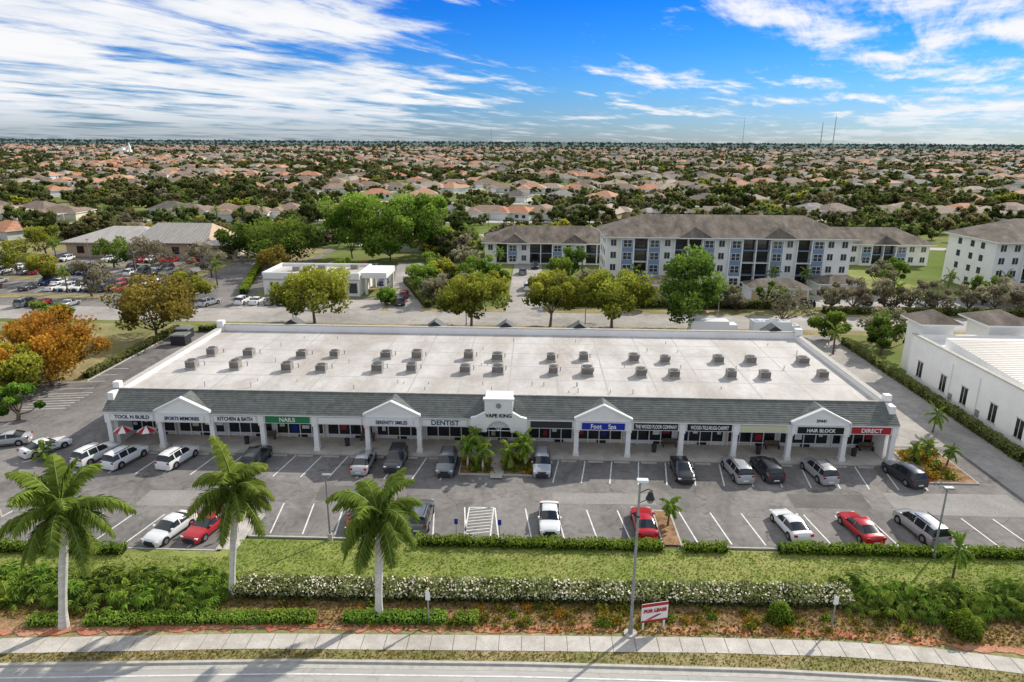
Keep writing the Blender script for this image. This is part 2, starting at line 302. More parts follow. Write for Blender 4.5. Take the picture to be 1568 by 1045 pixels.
band('lawn',-70,60,lambda x:42.9+0.02*x,lambda x:47.0 if x<-24 else 48.9,0.16,'lawn',1.0,0.05,5)
sheet('parking_lot',[(-140,-24,47.2,70),(-24,46,49.3,70),(-70,-45.5,70,112),(-45.5,39,93,116)],0.02,'asphalt')
sheet('side_driveway',[[(46,49.5),(75,49.5),(75,60),(51.5,66),(51.5,116),(40,116),(39,70),(46,70)]],0.024,'asphalt2')
sheet('side_grass',[(-140,-61,86,116),(-90,-64,60,74),(51.5,90,40,64)],0.03,'dry')
sheet('rear_street',[(-400,400,118.3,128.3)],0.02,'asphalt2')
sheet('rear_verge',[(-58,400,128.3,133),(-45,400,115,118.3)],0.03,'dry')
sheet('rear_drive',[[(-28.5,128.3),(-22,128.3),(-30,182),(-37,182)],(-5.5,1.8,128.3,200),(20,130,136,147),(-60,-30,128.3,137)],0.034,'asphalt2')
sheet('neighbour_parking_lot',[(-175,-60,126,206),(-60,-28,128.4,139),(-60,-20,150,178)],0.015,'asphalt')
sheet('church_lawn',[(-190,-139,180,215),(-80,-62,183,205)],0.03,'dry')
sheet('apartment_lawn',[(2,120,147.2,154),(-20,-6,150,206),(70,88,154,200)],0.028,'lawn')
isl=[(-150,-88,135,138.5),(-150,-88,154,157),(-150,-88,172,175),(-84,-80,130,180),(-60,-30,146,149)]
sheet('parking_lot_islands',isl,0.04,'dry')
ks=MB()
def kerbline(x0,y0,x1,y1,w=0.15,z=0.16):
    d=Vector((x1-x0,y1-y0,0)); l=d.length; a=math.atan2(d.y,d.x); T=Matrix.Translation((x0,y0,0))@Matrix.Rotation(a,4,'Z'); ks.box(0,l,-w/2,w/2,0.0,z,'kerb',T=T)
for a in [(-70,47.2,-25.4,47.2),(-25.4,47.2,-25.4,52.8),(-25.4,52.8,-23.6,52.8),(-23.6,52.8,-23.6,49.4),(-23.6,49.4,10.9,49.4),(10.9,49.4,10.9,55),(10.9,55,12.4,55),(12.4,55,12.4,49.4),(12.4,49.4,75,49.4),(51.5,66,51.5,116),(-61,86,-61,112),(-64,74,-64,60)]: kerbline(*a)
ks.obj('parking_kerb')
sheet('parking_island',[(-25.3,-23.7,47.3,52.7)],0.17,'concrete')
sheet('planted_island',[(11,12.3,49.5,54.9),(-7.2,-4.2,61.3,65),(-2.8,0.2,61.3,65),(38.8,43.5,61.5,69)],0.17,'soil')
kk=MB()
for x0,x1,y0,y1 in [(-7.3,-4.1,61.2,65),(-2.9,0.3,61.2,65),(38.7,43.6,61.4,69.1)]: kk.box(x0,x1,y0,y1,0,0.165,'kerb')
kk.obj('island_kerb')
sheet('entry_walk',[(-4.1,-2.9,60.4,65)],0.175,'concrete')
M['patch']=mat('asphalt_patch',(0.115,0.107,0.10),0.95,scale=0.4,c2=(0.17,0.158,0.147),fine=0.15,detail=8); M['patchl']=mat('asphalt_patch_light',(0.24,0.225,0.21),0.95,scale=0.4,c2=(0.32,0.30,0.28),fine=0.15,detail=8)
sheet('asphalt_patches',[[(-20,55.6),(-13.8,55.5),(-13.5,58.6),(-20.2,58.4)],[(24,56.2),(31,56.3),(31.2,58.9),(24.1,58.7)],[(-48,56),(-43,56),(-43,60),(-48.2,59.8)],[(-57,84),(-52,84),(-52,92),(-57,92)]],0.025,'patch')
sheet('asphalt_patches_light',[[(2,56),(11.5,56.2),(11.3,58.2),(2,58)],[(-36,54),(-29,54.1),(-29,57),(-36,56.8)],[(33,55.5),(45,55.4),(45,59.5),(33.3,59.4)]],0.0255,'patchl')
pl=MB(); LZ=0.03
def pline(x0,y0,x1,y1,w=0.12):
    d=Vector((x1-x0,y1-y0)); n_=Vector((-d.y,d.x)).normalized()*w/2
    pl.flat([(x0-n_.x,y0-n_.y),(x1-n_.x,y1-n_.y),(x1+n_.x,y1+n_.y),(x0+n_.x,y0+n_.y)],LZ,'line')
x=-44.5
while x<39:
    if not(-7.5<x<0.5): pline(x-0.35,60.0,x+0.35,64.8)
    x+=2.76
x=-22.3
while x<60:
    if not(10<x<13): pline(x-.3,55.0,x+.3,50.0)
    x+=2.76
x=-49.5
while x<-26: pline(x-.5,47.6,x+0.5,52.6); x+=2.76
for i in range(9): pline(-5.6,50.6+i*0.5,-3.4,51.1+i*0.5,0.09)
pline(-5.6,50.4,-5.6,55);pline(-3.4,50.4,-3.4,55);pline(-5.6,55,-3.4,55)
for i in range(9): pline(-50,81+i*2.7,-46.5,81+i*2.7+0.0)
for i in range(7): pline(-63,75.5+i*0.9,-57.5,76.4+i*0.9,0.13)
for i in range(5): pline(-63.5,80+i*2.7,-58.5,80.8+i*2.7)
for yy in (143,149,161,167,179):
    x=-160
    while x<-84: pline(x,yy-2.4,x,yy+2.4,0.15); x+=2.9
pl.obj('parking_stall_lines')
ws=MB(); x=-43.1
while x<38:
    if not(-8<x<1): ws.box(x-0.8,x+0.8,64.5,64.65,0.02,0.14,'kerb')
    x+=2.76
ws.obj('wheel_stops')

# ------------------------------------------------------------ strip mall
B=empty('strip_mall_building')
XC=[-45.1,-39.6,-34.0,-28.6,-22.9,-17.4,-11.9,-6.3,-0.7,4.6,10.0,15.5,21.0,26.6,32.2,37.1]
XL,XR=-45.3,37.3
b=MB()
b.box(XL+0.6,XR-0.6,69.3,93.4,0,5.3,'white2')
b.box(XL,XR,65.0,69.3,0,0.15,'concrete')
b.box(XL,XL+0.6,66.6,93.6,0,5.95,'white'); b.box(XR-0.6,XR,66.6,93.6,0,5.95,'white')
b.box(XL+0.6,XR-0.6,93.4,93.8,0,6.3,'white')
for xx in (XL-0.15,XR-0.75): b.box(xx,xx+0.9,93.0,93.9,0,6.9,'white')
for xx in (XL-0.1,XR-0.6): b.box(xx,xx+0.7,67.9,68.6,5.95,6.7,'white')
b.box(XL-0.05,XR+0.05,93.35,93.85,6.3,6.42,'kerb')
for xx in (XL-0.04,XR-0.64): b.box(xx,xx+0.68,68.6,93.0,5.95,6.02,'kerb')
b.obj('walls',B)
b=MB()
b.box(XL+0.6,XR-0.6,68.2,93.4,5.3,5.42,'membrane')
x=XL+4
while x<XR-2: b.box(x,x+0.16,69,93.3,5.42,5.426,'seam'); x+=5.5
for y in (74.5,79.2,84.5,89): b.box(XL+0.7,XR-0.7,y,y+0.12,5.42,5.428,'seam')
b.obj('flat_roof',B)
b=MB(); n_=11; y0,z0,y1,z1=65.45,4.30,67.9,5.98
for i in range(n_):
    t0=i/n_; t1=(i+1)/n_; ya=y0+(y1-y0)*t0; yb=y0+(y1-y0)*t1; za=z0+(z1-z0)*t0; zb=z0+(z1-z0)*t1
    b.poly([(XL-0.1,ya,za+0.06),(XR+0.1,ya,za+0.06),(XR+0.1,yb,zb),(XL-0.1,yb,zb)],'tile')
    b.poly([(XL-0.1,ya,za-0.01),(XR+0.1,ya,za-0.01),(XR+0.1,ya,za+0.06),(XL-0.1,ya,za+0.06)],'tile_hi')
b.poly([(XL-0.1,y1,z1),(XR+0.1,y1,z1),(XR+0.1,68.15,5.42),(XL-0.1,68.15,5.42)],'tile')
b.poly([(XL-0.1,y0,z0),(XL-0.1,y1,z1),(XL-0.1,68.15,5.3),(XL-0.1,68.15,4.3)],'white'); b.poly([(XR+0.1,y0,z0),(XR+0.1,68.15,4.3),(XR+0.1,68.15,5.3),(XR+0.1,y1,z1)],'white')
b.box(XL-0.1,XR+0.1,67.85,68.05,5.99,6.07,'kerb')
b.obj('mansard_roof',B)
b=MB()
b.box(XL,XR,65.7,66.3,3.2,4.22,'white'); b.box(XL-0.05,XR+0.05,65.5,65.7,4.1,4.27,'white2')
b.box(XL,XR,66.3,69.3,3.3,3.42,'white2')
for x in XC:
    b.box(x-0.24,x+0.24,65.75,66.25,0.15,3.2,'white'); b.box(x-0.32,x+0.32,65.68,66.32,0.15,0.5,'white2'); b.box(x-0.3,x+0.3,65.62,66.3,2.95,4.1,'white')
b.obj('colonnade_fascia',B)
b=MB(); rs_=random.Random(4)
for i in range(15):
    xa,xb=XC[i]+0.25,XC[i+1]-0.25
    b.box(xa-0.25,xb+0.25,69.2,69.3,0.15,3.3,'white2' if i%3 else 'cream')
    b.box(xa,xb,69.12,69.2,0.55,2.8,'glass')
    dx=xa+(xb-xa)*(0.45 if i%2 else 0.6); b.box(dx,dx+1.0,69.08,69.17,0.15,2.5,'glass')
    for k in range(5):
        mx_=xa+(xb-xa)*k/4; b.box(mx_-0.05,mx_+0.05,69.04,69.12,0.15,2.85,'s_white')
    b.box(xa,xb,69.03,69.12,2.5,2.58,'s_white'); b.box(xa,xb,69.03,69.12,0.5,0.6,'s_white')
    for k in range(4):
        if rs_.random()<0.55:
            px=xa+(xb-xa)*(k+0.5)/4+rs_.uniform(-.15,.15); pz=rs_.uniform(1.1,1.9); hw=rs_.uniform(.18,.4); hh=rs_.uniform(.15,.4); b.box(px-hw,px+hw,69.05,69.115,pz-hh,pz+hh,rs_.choice(['s_white','s_red','s_cream','s_white','s_blue','white2']))
b.obj('storefront_windows',B)
def gable(cx):
    b=MB(); w_=2.85
    b.prism([(cx-w_,3.25),(cx+w_,3.25),(cx+w_,4.45),(cx,5.95),(cx-w_,4.45)],65.35,65.62,'white')
    for s_ in (-1,1):
        p=[(cx+s_*(w_+0.15),4.40),(cx+s_*(w_+0.15),4.62),(cx,6.12),(cx,5.90)]
        if s_>0: p=p[::-1]
        b.prism(p,65.22,65.68,'s_white')
        q=[(cx+s_*(w_+0.1),65.7,4.5),(cx,65.7,6.0),(cx,68.0,6.0),(cx+s_*(w_+0.1),65.9,4.5)]
        b.poly(q if s_<0 else q[::-1],'tile')
    b.box(cx-w_-0.05,cx+w_+0.05,65.25,65.35,4.28,4.36,'s_white')
    b.obj('gable',B)
for cx in (-36.8,-14.65,7.3,29.4): gable(cx)
b=MB(); cx=-3.5; pts=[(cx-2.9,3.25)]
pts+=[(cx-2.9,4.45),(cx-2.3,4.6),(cx-1.45,5.1),(cx-1.45,6.45),(cx+1.45,6.45),(cx+1.45,5.1),(cx+2.3,4.6),(cx+2.9,4.45),(cx+2.9,3.25)]
arch=[(cx+1.25*math.cos(a*math.pi/14),2.9+1.25*math.sin(a*math.pi/14)) for a in range(0,15)]
full=[(cx-2.9,0.15)]+pts[1:-1]+[(cx+2.9,0.15),(cx+2.3,0.15),(cx+2.3,2.9)]+arch+[(cx-2.3,2.9),(cx-2.3,0.15)]
b.prism(full,65.2,65.6,'white')
b.box(cx-1.6,cx+1.6,65.1,65.7,6.45,6.62,'s_white')
b.box(cx-1.45,cx+1.45,65.6,68.1,5.3,6.4,'white')
for k in range(5): a=math.pi*k/4; b.tube((cx,65.4,3.0),(cx+1.2*math.cos(a),65.4,3.0+1.2*math.sin(a)),0.04,0.04,'s_white',6)
b.tube((cx,65.18,5.85),(cx,65.12,5.85),0.28,0.28,'grey',12)
b.obj('entrance_arch',B)
text('VAPE KING',cx,65.15,4.75,0.55,'s_black',B)
def sgn(i,body,bgm,tm,size=0.56,z=3.68,y=65.55):
    xa,xb=XC[i],XC[i+1]; cx=(xa+xb)/2
    if bgm: 
        s_=MB(); s_.box(xa+0.5,xb-0.5,y,y+0.13,z-0.34,z+0.34,bgm); s_.obj('sign_panel',B)
    if body: text(body,cx,y-0.02,z,size,tm,B,wmax=4.1)
sgn(0,'TOOL N BUILD','s_white','s_navy'); sgn(1,'SPORTS MEMORIES','s_white','s_navy',0.55,3.75,65.2); sgn(2,'KITCHEN & BATH','s_white','s_black',0.6)
sgn(3,'NAILS','s_green','s_white',0.64); sgn(4,None,'s_white','s_black'); sgn(5,'SERENITY SMILES','s_white','s_navy',0.55,3.75,65.2); sgn(6,'DENTIST','s_white','s_navy',0.75)
sgn(8,None,'dark','s_white'); sgn(9,'Foot    Spa','s_blue','s_white',0.7,3.75,65.2); sgn(10,'THE WOOD FLOOR COMPANY','s_black','s_white',0.56); sgn(11,'WOOD-TILE-RUGS-CARPET','s_black','s_white',0.56)
sgn(12,None,'s_cream','s_white'); sgn(13,'HAIR BLOCK','s_black','s_white',0.5,3.75,65.2); sgn(14,'DIRECT','s_red','s_white',0.62)
text('28441',29.4,65.32,4.75,0.42,'s_black',B)
hv=MB()
HX=[(x,81.9) for x in (-40.9,-36.0,-29.2,-25.2,-18.6,-14.6,-8.2,-4.4,2.3,6.2,12.5,16.5,23.0,27.0,33.4)]+[(x,76.5) for x in (-41.0,-35.8,-29.2,-25.1,-18.6,-14.6,-8.1,-4.3,2.3,6.3,12.7,16.6,23.2,27.1,33.7)]
for x,y in HX:
    j=rnd.uniform(-0.15,0.15); s_=rnd.uniform(0.5,0.66); x+=j; y+=j*2; hh=rnd.uniform(6.3,6.55)
    hv.box(x-s_-0.1,x+s_+0.1,y-s_-0.1,y+s_+0.1,5.43,5.62,'seam')
    hv.box(x-s_,x+s_,y-s_,y+s_,5.62,hh,'hvac','hvac'); hv.tube((x,y,hh),(x,y,hh+.06),s_*0.8,s_*0.8,'hvactop',14)
    for k in range(4): hv.box(x-s_-0.01,x+s_+0.01,y-s_-0.012,y-s_,5.75+k*0.15,5.82+k*0.15,'hvactop')
    hv.tube((x+0.9,y+1.2,5.42),(x+0.9,y+1.2,5.95),0.06,0.06,'grey',6)
hv.obj('rooftop_hvac_units',B)
b=MB()
for i in range(40):
    x=rnd.uniform(XL+2,XR-2); y=rnd.choice((70.5,72.5,79.5,86,90)); b.tube((x,y,5.42),(x,y,5.42+rnd.uniform(.25,.6)),0.05,0.05,'kerb',6)
b.obj('roof_vents',B)
b=MB()
for cx in (-35,-14.2,-4,6.5,34): b.prism([(cx-1.6,6.0),(cx+1.6,6.0),(cx,7.1)],93.9,96,'dark','tile')
b.obj('rear_gables',B)

# ------------------------------------------------------------ right-hand white building
RB=empty('white_office_building')
b=MB(); x0,x1,y0,y1=52.6,82,62,93
b.box(x0,x1,y0,y1,0,5.6,'white'); b.box(x0-0.0,x0+0.35,y0,y1,5.6,6.5,'white'); b.box(x0+0.35,x1,y1-0.35,y1,5.6,6.5,'white'); b.box(x0+0.35,x1,y0,y0+0.35,5.6,6.5,'white')
b.box(x0-0.12,x0+0.45,y0-0.1,y1+0.1,6.5,6.66,'kerb'); b.obj('walls',RB)
b=MB()
b.poly([(x0+1.5,y0+1,5.9),(x1,y0+1,5.9),(x1,88,7.4),(x0+1.5,88,7.4)],'metalroof'); b.poly([(x0+1.5,y0+1,5.6),(x0+1.5,y0+1,5.9),(x0+1.5,88,7.4),(x0+1.5,88,5.6)],'white')
yy=y0+1.4
while yy<87.5: 
    z=5.9+(yy-y0-1)/(88-y0-1)*1.5; b.poly([(x0+1.5,yy,z+0.04),(x1,yy,z+0.04),(x1,yy+0.16,z+0.07),(x0+1.5,yy+0.16,z+0.07)],'hvac'); yy+=0.62
b.obj('corrugated_roof',RB)
b=MB()
for (cx,cy,s_) in ((56.5,96,2.6),(66,96.5,3.2)):
    b.box(cx-s_*0.8,cx+s_*0.8,cy-s_*0.8,cy+s_*0.8,5.6 if cy<93 else 0,7.6,'white'); b.hip(cx-s_,cx+s_,cy-s_,cy+s_,7.85,9.4,'brownroof',0.3)
b.obj('hip_towers',RB)
b=MB()
for y in (66,70,74.5,80,84.5,90):
    b.box(x0-0.03,x0+0.02,y-0.6,y+0.6,1.3,3.4,'glass'); b.box(x0-0.07,x0,y-0.72,y+0.72,3.4,3.52,'kerb'); b.box(x0-0.09,x0,y-0.75,y+0.75,1.18,1.3,'kerb'); b.box(x0-0.05,x0,y-0.03,y+0.03,1.3,3.4,'s_white')
for y in (77,82.5): b.box(x0-0.12,x0,y-0.3,y+0.3,0.9,1.7,'grey'); b.tube((x0-0.1,y+0.5,0),(x0-0.1,y+0.5,5.5),0.05,0.05,'s_white',6)
b.obj('windows',RB)

# ------------------------------------------------------------ apartments
def apartment(name,L_,Dp,storeys,loc,rotz,seed,dormers):
    E=empty(name,loc,rotz); H=2.8*storeys
    b=MB(); gl=MB(); b.box(0,L_,1.6,Dp,0,H,'white')
    nb=int(L_//2.95); bw=L_/nb
    pat='WBDBWDDBWBDDBWDBWB'
    for i in range(nb):
        x=i*bw; c=pat[(i+seed)%len(pat)]
        if i in (0,nb-1): c='W'
        if c=='W':
            b.box(x,x+bw,0.8,1.6,0,H,'white')
            for s_ in range(storeys):
                z=s_*2.8+0.85; gl.box(x+bw*0.3,x+bw*0.7,0.76,0.8,z,z+1.4,'glassb'); b.box(x+bw*0.3-0.08,x+bw*0.7+0.08,0.7,0.8,z-0.12,z-0.01,'s_white'); gl.box(x+bw*0.49,x+bw*0.51,0.74,0.76,z,z+1.4,'s_white')
        elif c=='B':
            b.box(x,x+bw,0.0,1.6,0,H-0.4,'white'); b.box(x+0.3,x+bw-0.3,-0.04,0.0,H*0.25,H-0.5,'bluegrey')
            b.box(x-0.01,x+bw+0.01,-0.06,1.6,H-0.4,H,'s_white')
            for s_ in range(storeys):
                z=s_*2.8+0.75; 
                b.box(x+bw*0.2-0.1,x+bw*0.8+0.1,-0.08,-0.045,z-0.1,z+1.6,'s_white'); gl.box(x+bw*0.2,x+bw*0.8,-0.12,-0.085,z,z+1.5,'glassb'); gl.box(x+bw*0.485,x+bw*0.515,-0.14,-0.12,z,z+1.5,'s_white')
                gl.box(x+bw*0.2,x+bw*0.8,-0.14,-0.12,z+0.72,z+0.78,'s_white')
        else:
            gl.box(x,x+bw,1.52,1.6,0,H,'glass')
            for s_ in range(storeys+1):
                z=min(s_*2.8,H-0.25); b.box(x,x+bw,0.3,1.6,z,z+0.22,'bluegrey' if s_%2 else 's_white')
                if s_<storeys:
                    for k in range(8): xx=x+0.1+k*(bw-0.2)/7; gl.box(xx-0.025,xx+0.025,0.32,0.37,z+0.22,z+1.1,'dark')
                    gl.box(x,x+bw,0.3,0.38,z+1.1,z+1.17,'dark')
            b.box(x-0.12,x+0.12,0.2,1.6,0,H,'white')
    for s_ in range(storeys):
        for y in (Dp*0.3,Dp*0.5,Dp*0.75):
            z=s_*2.8+0.85; gl.box(-0.05,0.0,y-0.6,y+0.6,z,z+1.4,'glassb'); gl.box(L_,L_+0.05,y-0.6,y+0.6,z,z+1.4,'glassb')
    b.obj('walls',E); gl.obj('windows_balconies',E)
    r_=MB(); r_.hip(0,L_,0,Dp,H+0.25,H+4.4 if storeys>2 else H+3.9,'brownroof',0.9)
    for dx in dormers:
        hw=3.6; yy=-1.0; zt=H+2.4
        r_.poly([(dx-hw,yy,H+0.2),(dx+hw,yy,H+0.2),(dx,yy+1.8,zt)],'brownroof'); r_.poly([(dx-hw,yy,H+0.2),(dx,yy+1.8,zt),(dx,Dp*0.45,zt)],'brownroof'); r_.poly([(dx+hw,yy,H+0.2),(dx,Dp*0.45,zt),(dx,yy+1.8,zt)],'brownroof')
        r_.box(dx-hw,dx+hw,yy,yy+0.3,H-0.05,H+0.19,'s_white')
    r_.obj('hip_roof',E)
apartment('apartment_building',54.5,17,4,(16.2,154,0),0,0,[19.5,38])
apartment('apartment_building',56,17,4,(100.5,151,0),math.radians(4),3,[14,38])
apartment('apartment_building',36,15,2,(-13.5,182,0),0,1,[8,24])
apartment('apartment_building',40,14,2,(66,186,0),0,2,[12,28])
for (x,y,l) in ((45,141,12),(61,146,10),(24,143,9),(95,139,14)):
    b=MB(); b.box(0,l,0,6,0,2.6,'white2'); b.hip(0,l,0,6,2.85,4.3,'brownroof',0.4)
    for k in range(int(l//3)): b.box(0.3+k*3,2.7+k*3,-0.04,0,0.1,2.2,'tan')
    b.obj('garage_building',loc=(x,y,0))

# ------------------------------------------------------------ bank & church
E=empty('bank_building')
b=MB(); b.box(-57.5,-37,140.5,152,0,4.3,'white'); 
for r4 in ((-57.6,-36.9,140.4,140.8),(-57.6,-36.9,151.7,152.1)): b.box(*r4,4.3,4.95,'white')
for r4 in ((-57.6,-57.2,140.8,151.7),(-37.3,-36.9,140.8,151.7)): b.box(*r4,4.3,4.95,'white')
b.box(-36.9,-31.5,142,151,3.6,4.8,'white')
for x in (-36,-32): 
    for y in (142.6,150.4): b.box(x-0.25,x+0.25,y-0.25,y+0.25,0,3.6,'white2')
b.box(-57.65,-36.85,140.34,140.4,3.3,3.6,'kerb'); b.obj('walls',E)
b=MB(); b.box(-57.2,-37.3,140.8,151.7,4.3,4.36,'membrane')
for x,y in ((-52,146),(-47,148),(-42,145),(-40,149)): b.box(x-0.8,x+0.8,y-0.7,y+0.7,4.36,5.3,'hvac')
b.obj('flat_roof',E)
b=MB()
for k in range(7): x=-56+k*2.8; b.box(x,x+1.7,140.36,140.42,0.7,2.8,'glass'); b.box(x-0.08,x+1.78,140.3,140.36,2.8,2.92,'kerb')
for k in range(3): b.box(-57.55,-57.46,142+k*3,143.8+k*3,0.7,2.8,'glass')
b.obj('windows',E)
E=empty('church_building')
b=MB(); b.box(-131,-96,186,204,0,4.0,'tan'); b.box(-99,-84,189,201,0,4.6,'cream'); b.box(-92,-82,184,190,3.2,3.8,'tan')
for x in (-91,-87,-83): b.box(x-0.4,x+0.4,184.3,185.1,0,3.2,'tan')
for k in range(7): b.box(-128+k*4.5,-126+k*4.5,185.95,186,1,3,'glass')
b.obj('walls',E)
b=MB(); b.hip(-131,-104,185.5,204,4.2,7.6,'metalroof',0.8,'cream'); b.poly([(-112,184.7,4.2),(-90,184.7,4.2),(-93,195,8.6),(-109,195,8.6)],'metalroof'); b.poly([(-112,205,4.2),(-109,195,8.6),(-93,195,8.6),(-90,205,4.2)],'metalroof'); b.poly([(-112,184.7,4.2),(-109,195,8.6),(-112,205,4.2)],'metalroof'); b.poly([(-90,184.7,4.2),(-90,205,4.2),(-93,195,8.6)],'tan')
for k in range(24):
    xx=-111.5+k*0.9; t_=min(1,max(0,(xx+112)/3)) if xx<-109 else (1 if xx<-93 else max(0,(-90-xx)/3)); b.poly([(xx,184.75,4.28),(xx+.14,184.75,4.28),(xx+.14,184.75+10.2*t_,4.28+4.4*t_),(xx,184.75+10.2*t_,4.28+4.4*t_)],'hvac')
b.hip(-92.5,-81.5,183.5,190.5,4.0,5.0,'metalroof',0.3,'tan')
b.obj('metal_roof',E)

# ------------------------------------------------------------ vegetation
rng=np.random.default_rng(5)
def ico(b,c,r,m):
    p=[(0,0,1)]+[(math.cos(a)*0.9,math.sin(a)*0.9,0.35) for a in np.linspace(0,2*math.pi,6)[:-1]]+[(math.cos(a+.6)*0.9,math.sin(a+.6)*0.9,-0.35) for a in np.linspace(0,2*math.pi,6)[:-1]]+[(0,0,-1)]
    P=[(c[0]+x*r,c[1]+y*r,c[2]+z*r) for x,y,z in p]
    for i in range(5):
        j=(i+1)%5; b.poly([P[0],P[1+i],P[1+j]],m);b.poly([P[1+i],P[6+i],P[1+j]],m);b.poly([P[1+j],P[6+i],P[6+j]],m);b.poly([P[11],P[6+j],P[6+i]],m)
def tree_mb(H,Rc,leaf,n=3500,size=0.42,zc=0.35,clumps=16,seed=0,trunk=0.28,core=False,flatt=0.85,bark='bark'):
    rg=np.random.default_rng(seed); b=MB(); zb=H*zc; hz=(H-zb)/2; cz=zb+hz
    base=Vector((0,0,0)); fork=Vector((rg.uniform(-.2,.2),rg.uniform(-.2,.2),zb*0.8))
    b.tube(base,fork,trunk,trunk*0.7,bark,8)
    C=[]; lob=[rg.uniform(0,6.28),rg.uniform(0,6.28)]
    for i in range(clumps):
        a=rg.uniform(0,2*math.pi); q=rg.uniform(-0.75,0.95); irr=1+0.16*math.sin(2*a+lob[0])+0.12*math.sin(3*a+lob[1]); rr=math.sqrt(max(0,1-q*q*0.85))*rg.uniform(0.4,1.02)*Rc*irr
        C.append((rr*math.cos(a)*1.0,rr*math.sin(a),cz+q*hz*0.85+rg.uniform(-.08,.08)*H))
    C.append((0,0,cz)); C=np.array(C)
    for c in C[:min(9,len(C))]:
        mid=fork.lerp(Vector(c),0.5)+Vector((0,0,-0.3)); b.tube(fork,mid,trunk*0.42,trunk*0.25,bark,5,False); b.tube(mid,Vector(c),trunk*0.25,trunk*0.08,bark,5,False)
    k=rg.integers(0,len(C),n); cr_=Rc*rg.uniform(0.17,0.37,len(C)); ct=rg.uniform(-0.28,0.28,len(C))
    d=rg.normal(size=(n,3)); d/=np.linalg.norm(d,axis=1)[:,None]; rad=rg.uniform(0.35,1.15,n)**0.6
    P=C[k]+d*(cr_[k]*rad)[:,None]*np.array([1,1,flatt])
    P[:,2]=np.maximum(P[:,2],zb*0.75)
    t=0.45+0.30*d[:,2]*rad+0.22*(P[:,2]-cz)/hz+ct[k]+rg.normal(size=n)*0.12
    b.leaves(P,size*rg.uniform(0.6,1.3,n),t,leaf,rg)
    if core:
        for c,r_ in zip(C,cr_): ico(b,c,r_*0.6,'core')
    return b
def T(name,x,y,H,Rc,leaf,n=3500,size=0.42,seed=0,**k): 
    return tree_mb(H,Rc,leaf,n,size,seed=seed,**k).obj(name,loc=(x,y,0),rotz=seed)
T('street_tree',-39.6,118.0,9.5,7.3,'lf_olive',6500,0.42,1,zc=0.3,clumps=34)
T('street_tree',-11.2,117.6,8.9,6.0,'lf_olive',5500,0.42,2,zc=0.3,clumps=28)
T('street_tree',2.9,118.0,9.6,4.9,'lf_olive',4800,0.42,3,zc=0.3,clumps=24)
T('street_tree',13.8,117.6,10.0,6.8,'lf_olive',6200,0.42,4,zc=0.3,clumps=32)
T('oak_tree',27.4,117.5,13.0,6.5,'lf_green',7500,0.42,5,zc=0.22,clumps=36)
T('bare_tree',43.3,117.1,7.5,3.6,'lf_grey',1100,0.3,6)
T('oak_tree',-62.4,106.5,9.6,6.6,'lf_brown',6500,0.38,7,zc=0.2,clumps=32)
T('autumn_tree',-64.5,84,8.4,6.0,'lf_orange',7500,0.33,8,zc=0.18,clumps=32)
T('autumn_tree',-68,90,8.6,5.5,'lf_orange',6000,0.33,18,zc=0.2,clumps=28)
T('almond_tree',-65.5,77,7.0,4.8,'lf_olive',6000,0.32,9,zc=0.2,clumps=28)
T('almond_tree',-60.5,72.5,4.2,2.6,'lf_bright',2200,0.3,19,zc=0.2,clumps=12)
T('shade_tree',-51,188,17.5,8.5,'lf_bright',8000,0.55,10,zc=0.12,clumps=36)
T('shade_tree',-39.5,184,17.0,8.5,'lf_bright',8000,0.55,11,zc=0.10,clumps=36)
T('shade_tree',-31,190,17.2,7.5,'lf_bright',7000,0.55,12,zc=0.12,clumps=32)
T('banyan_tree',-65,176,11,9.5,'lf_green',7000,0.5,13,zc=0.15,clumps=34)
T('banyan_tree',-80,186,9,7.5,'lf_green',5000,0.5,14,zc=0.15,clumps=28)
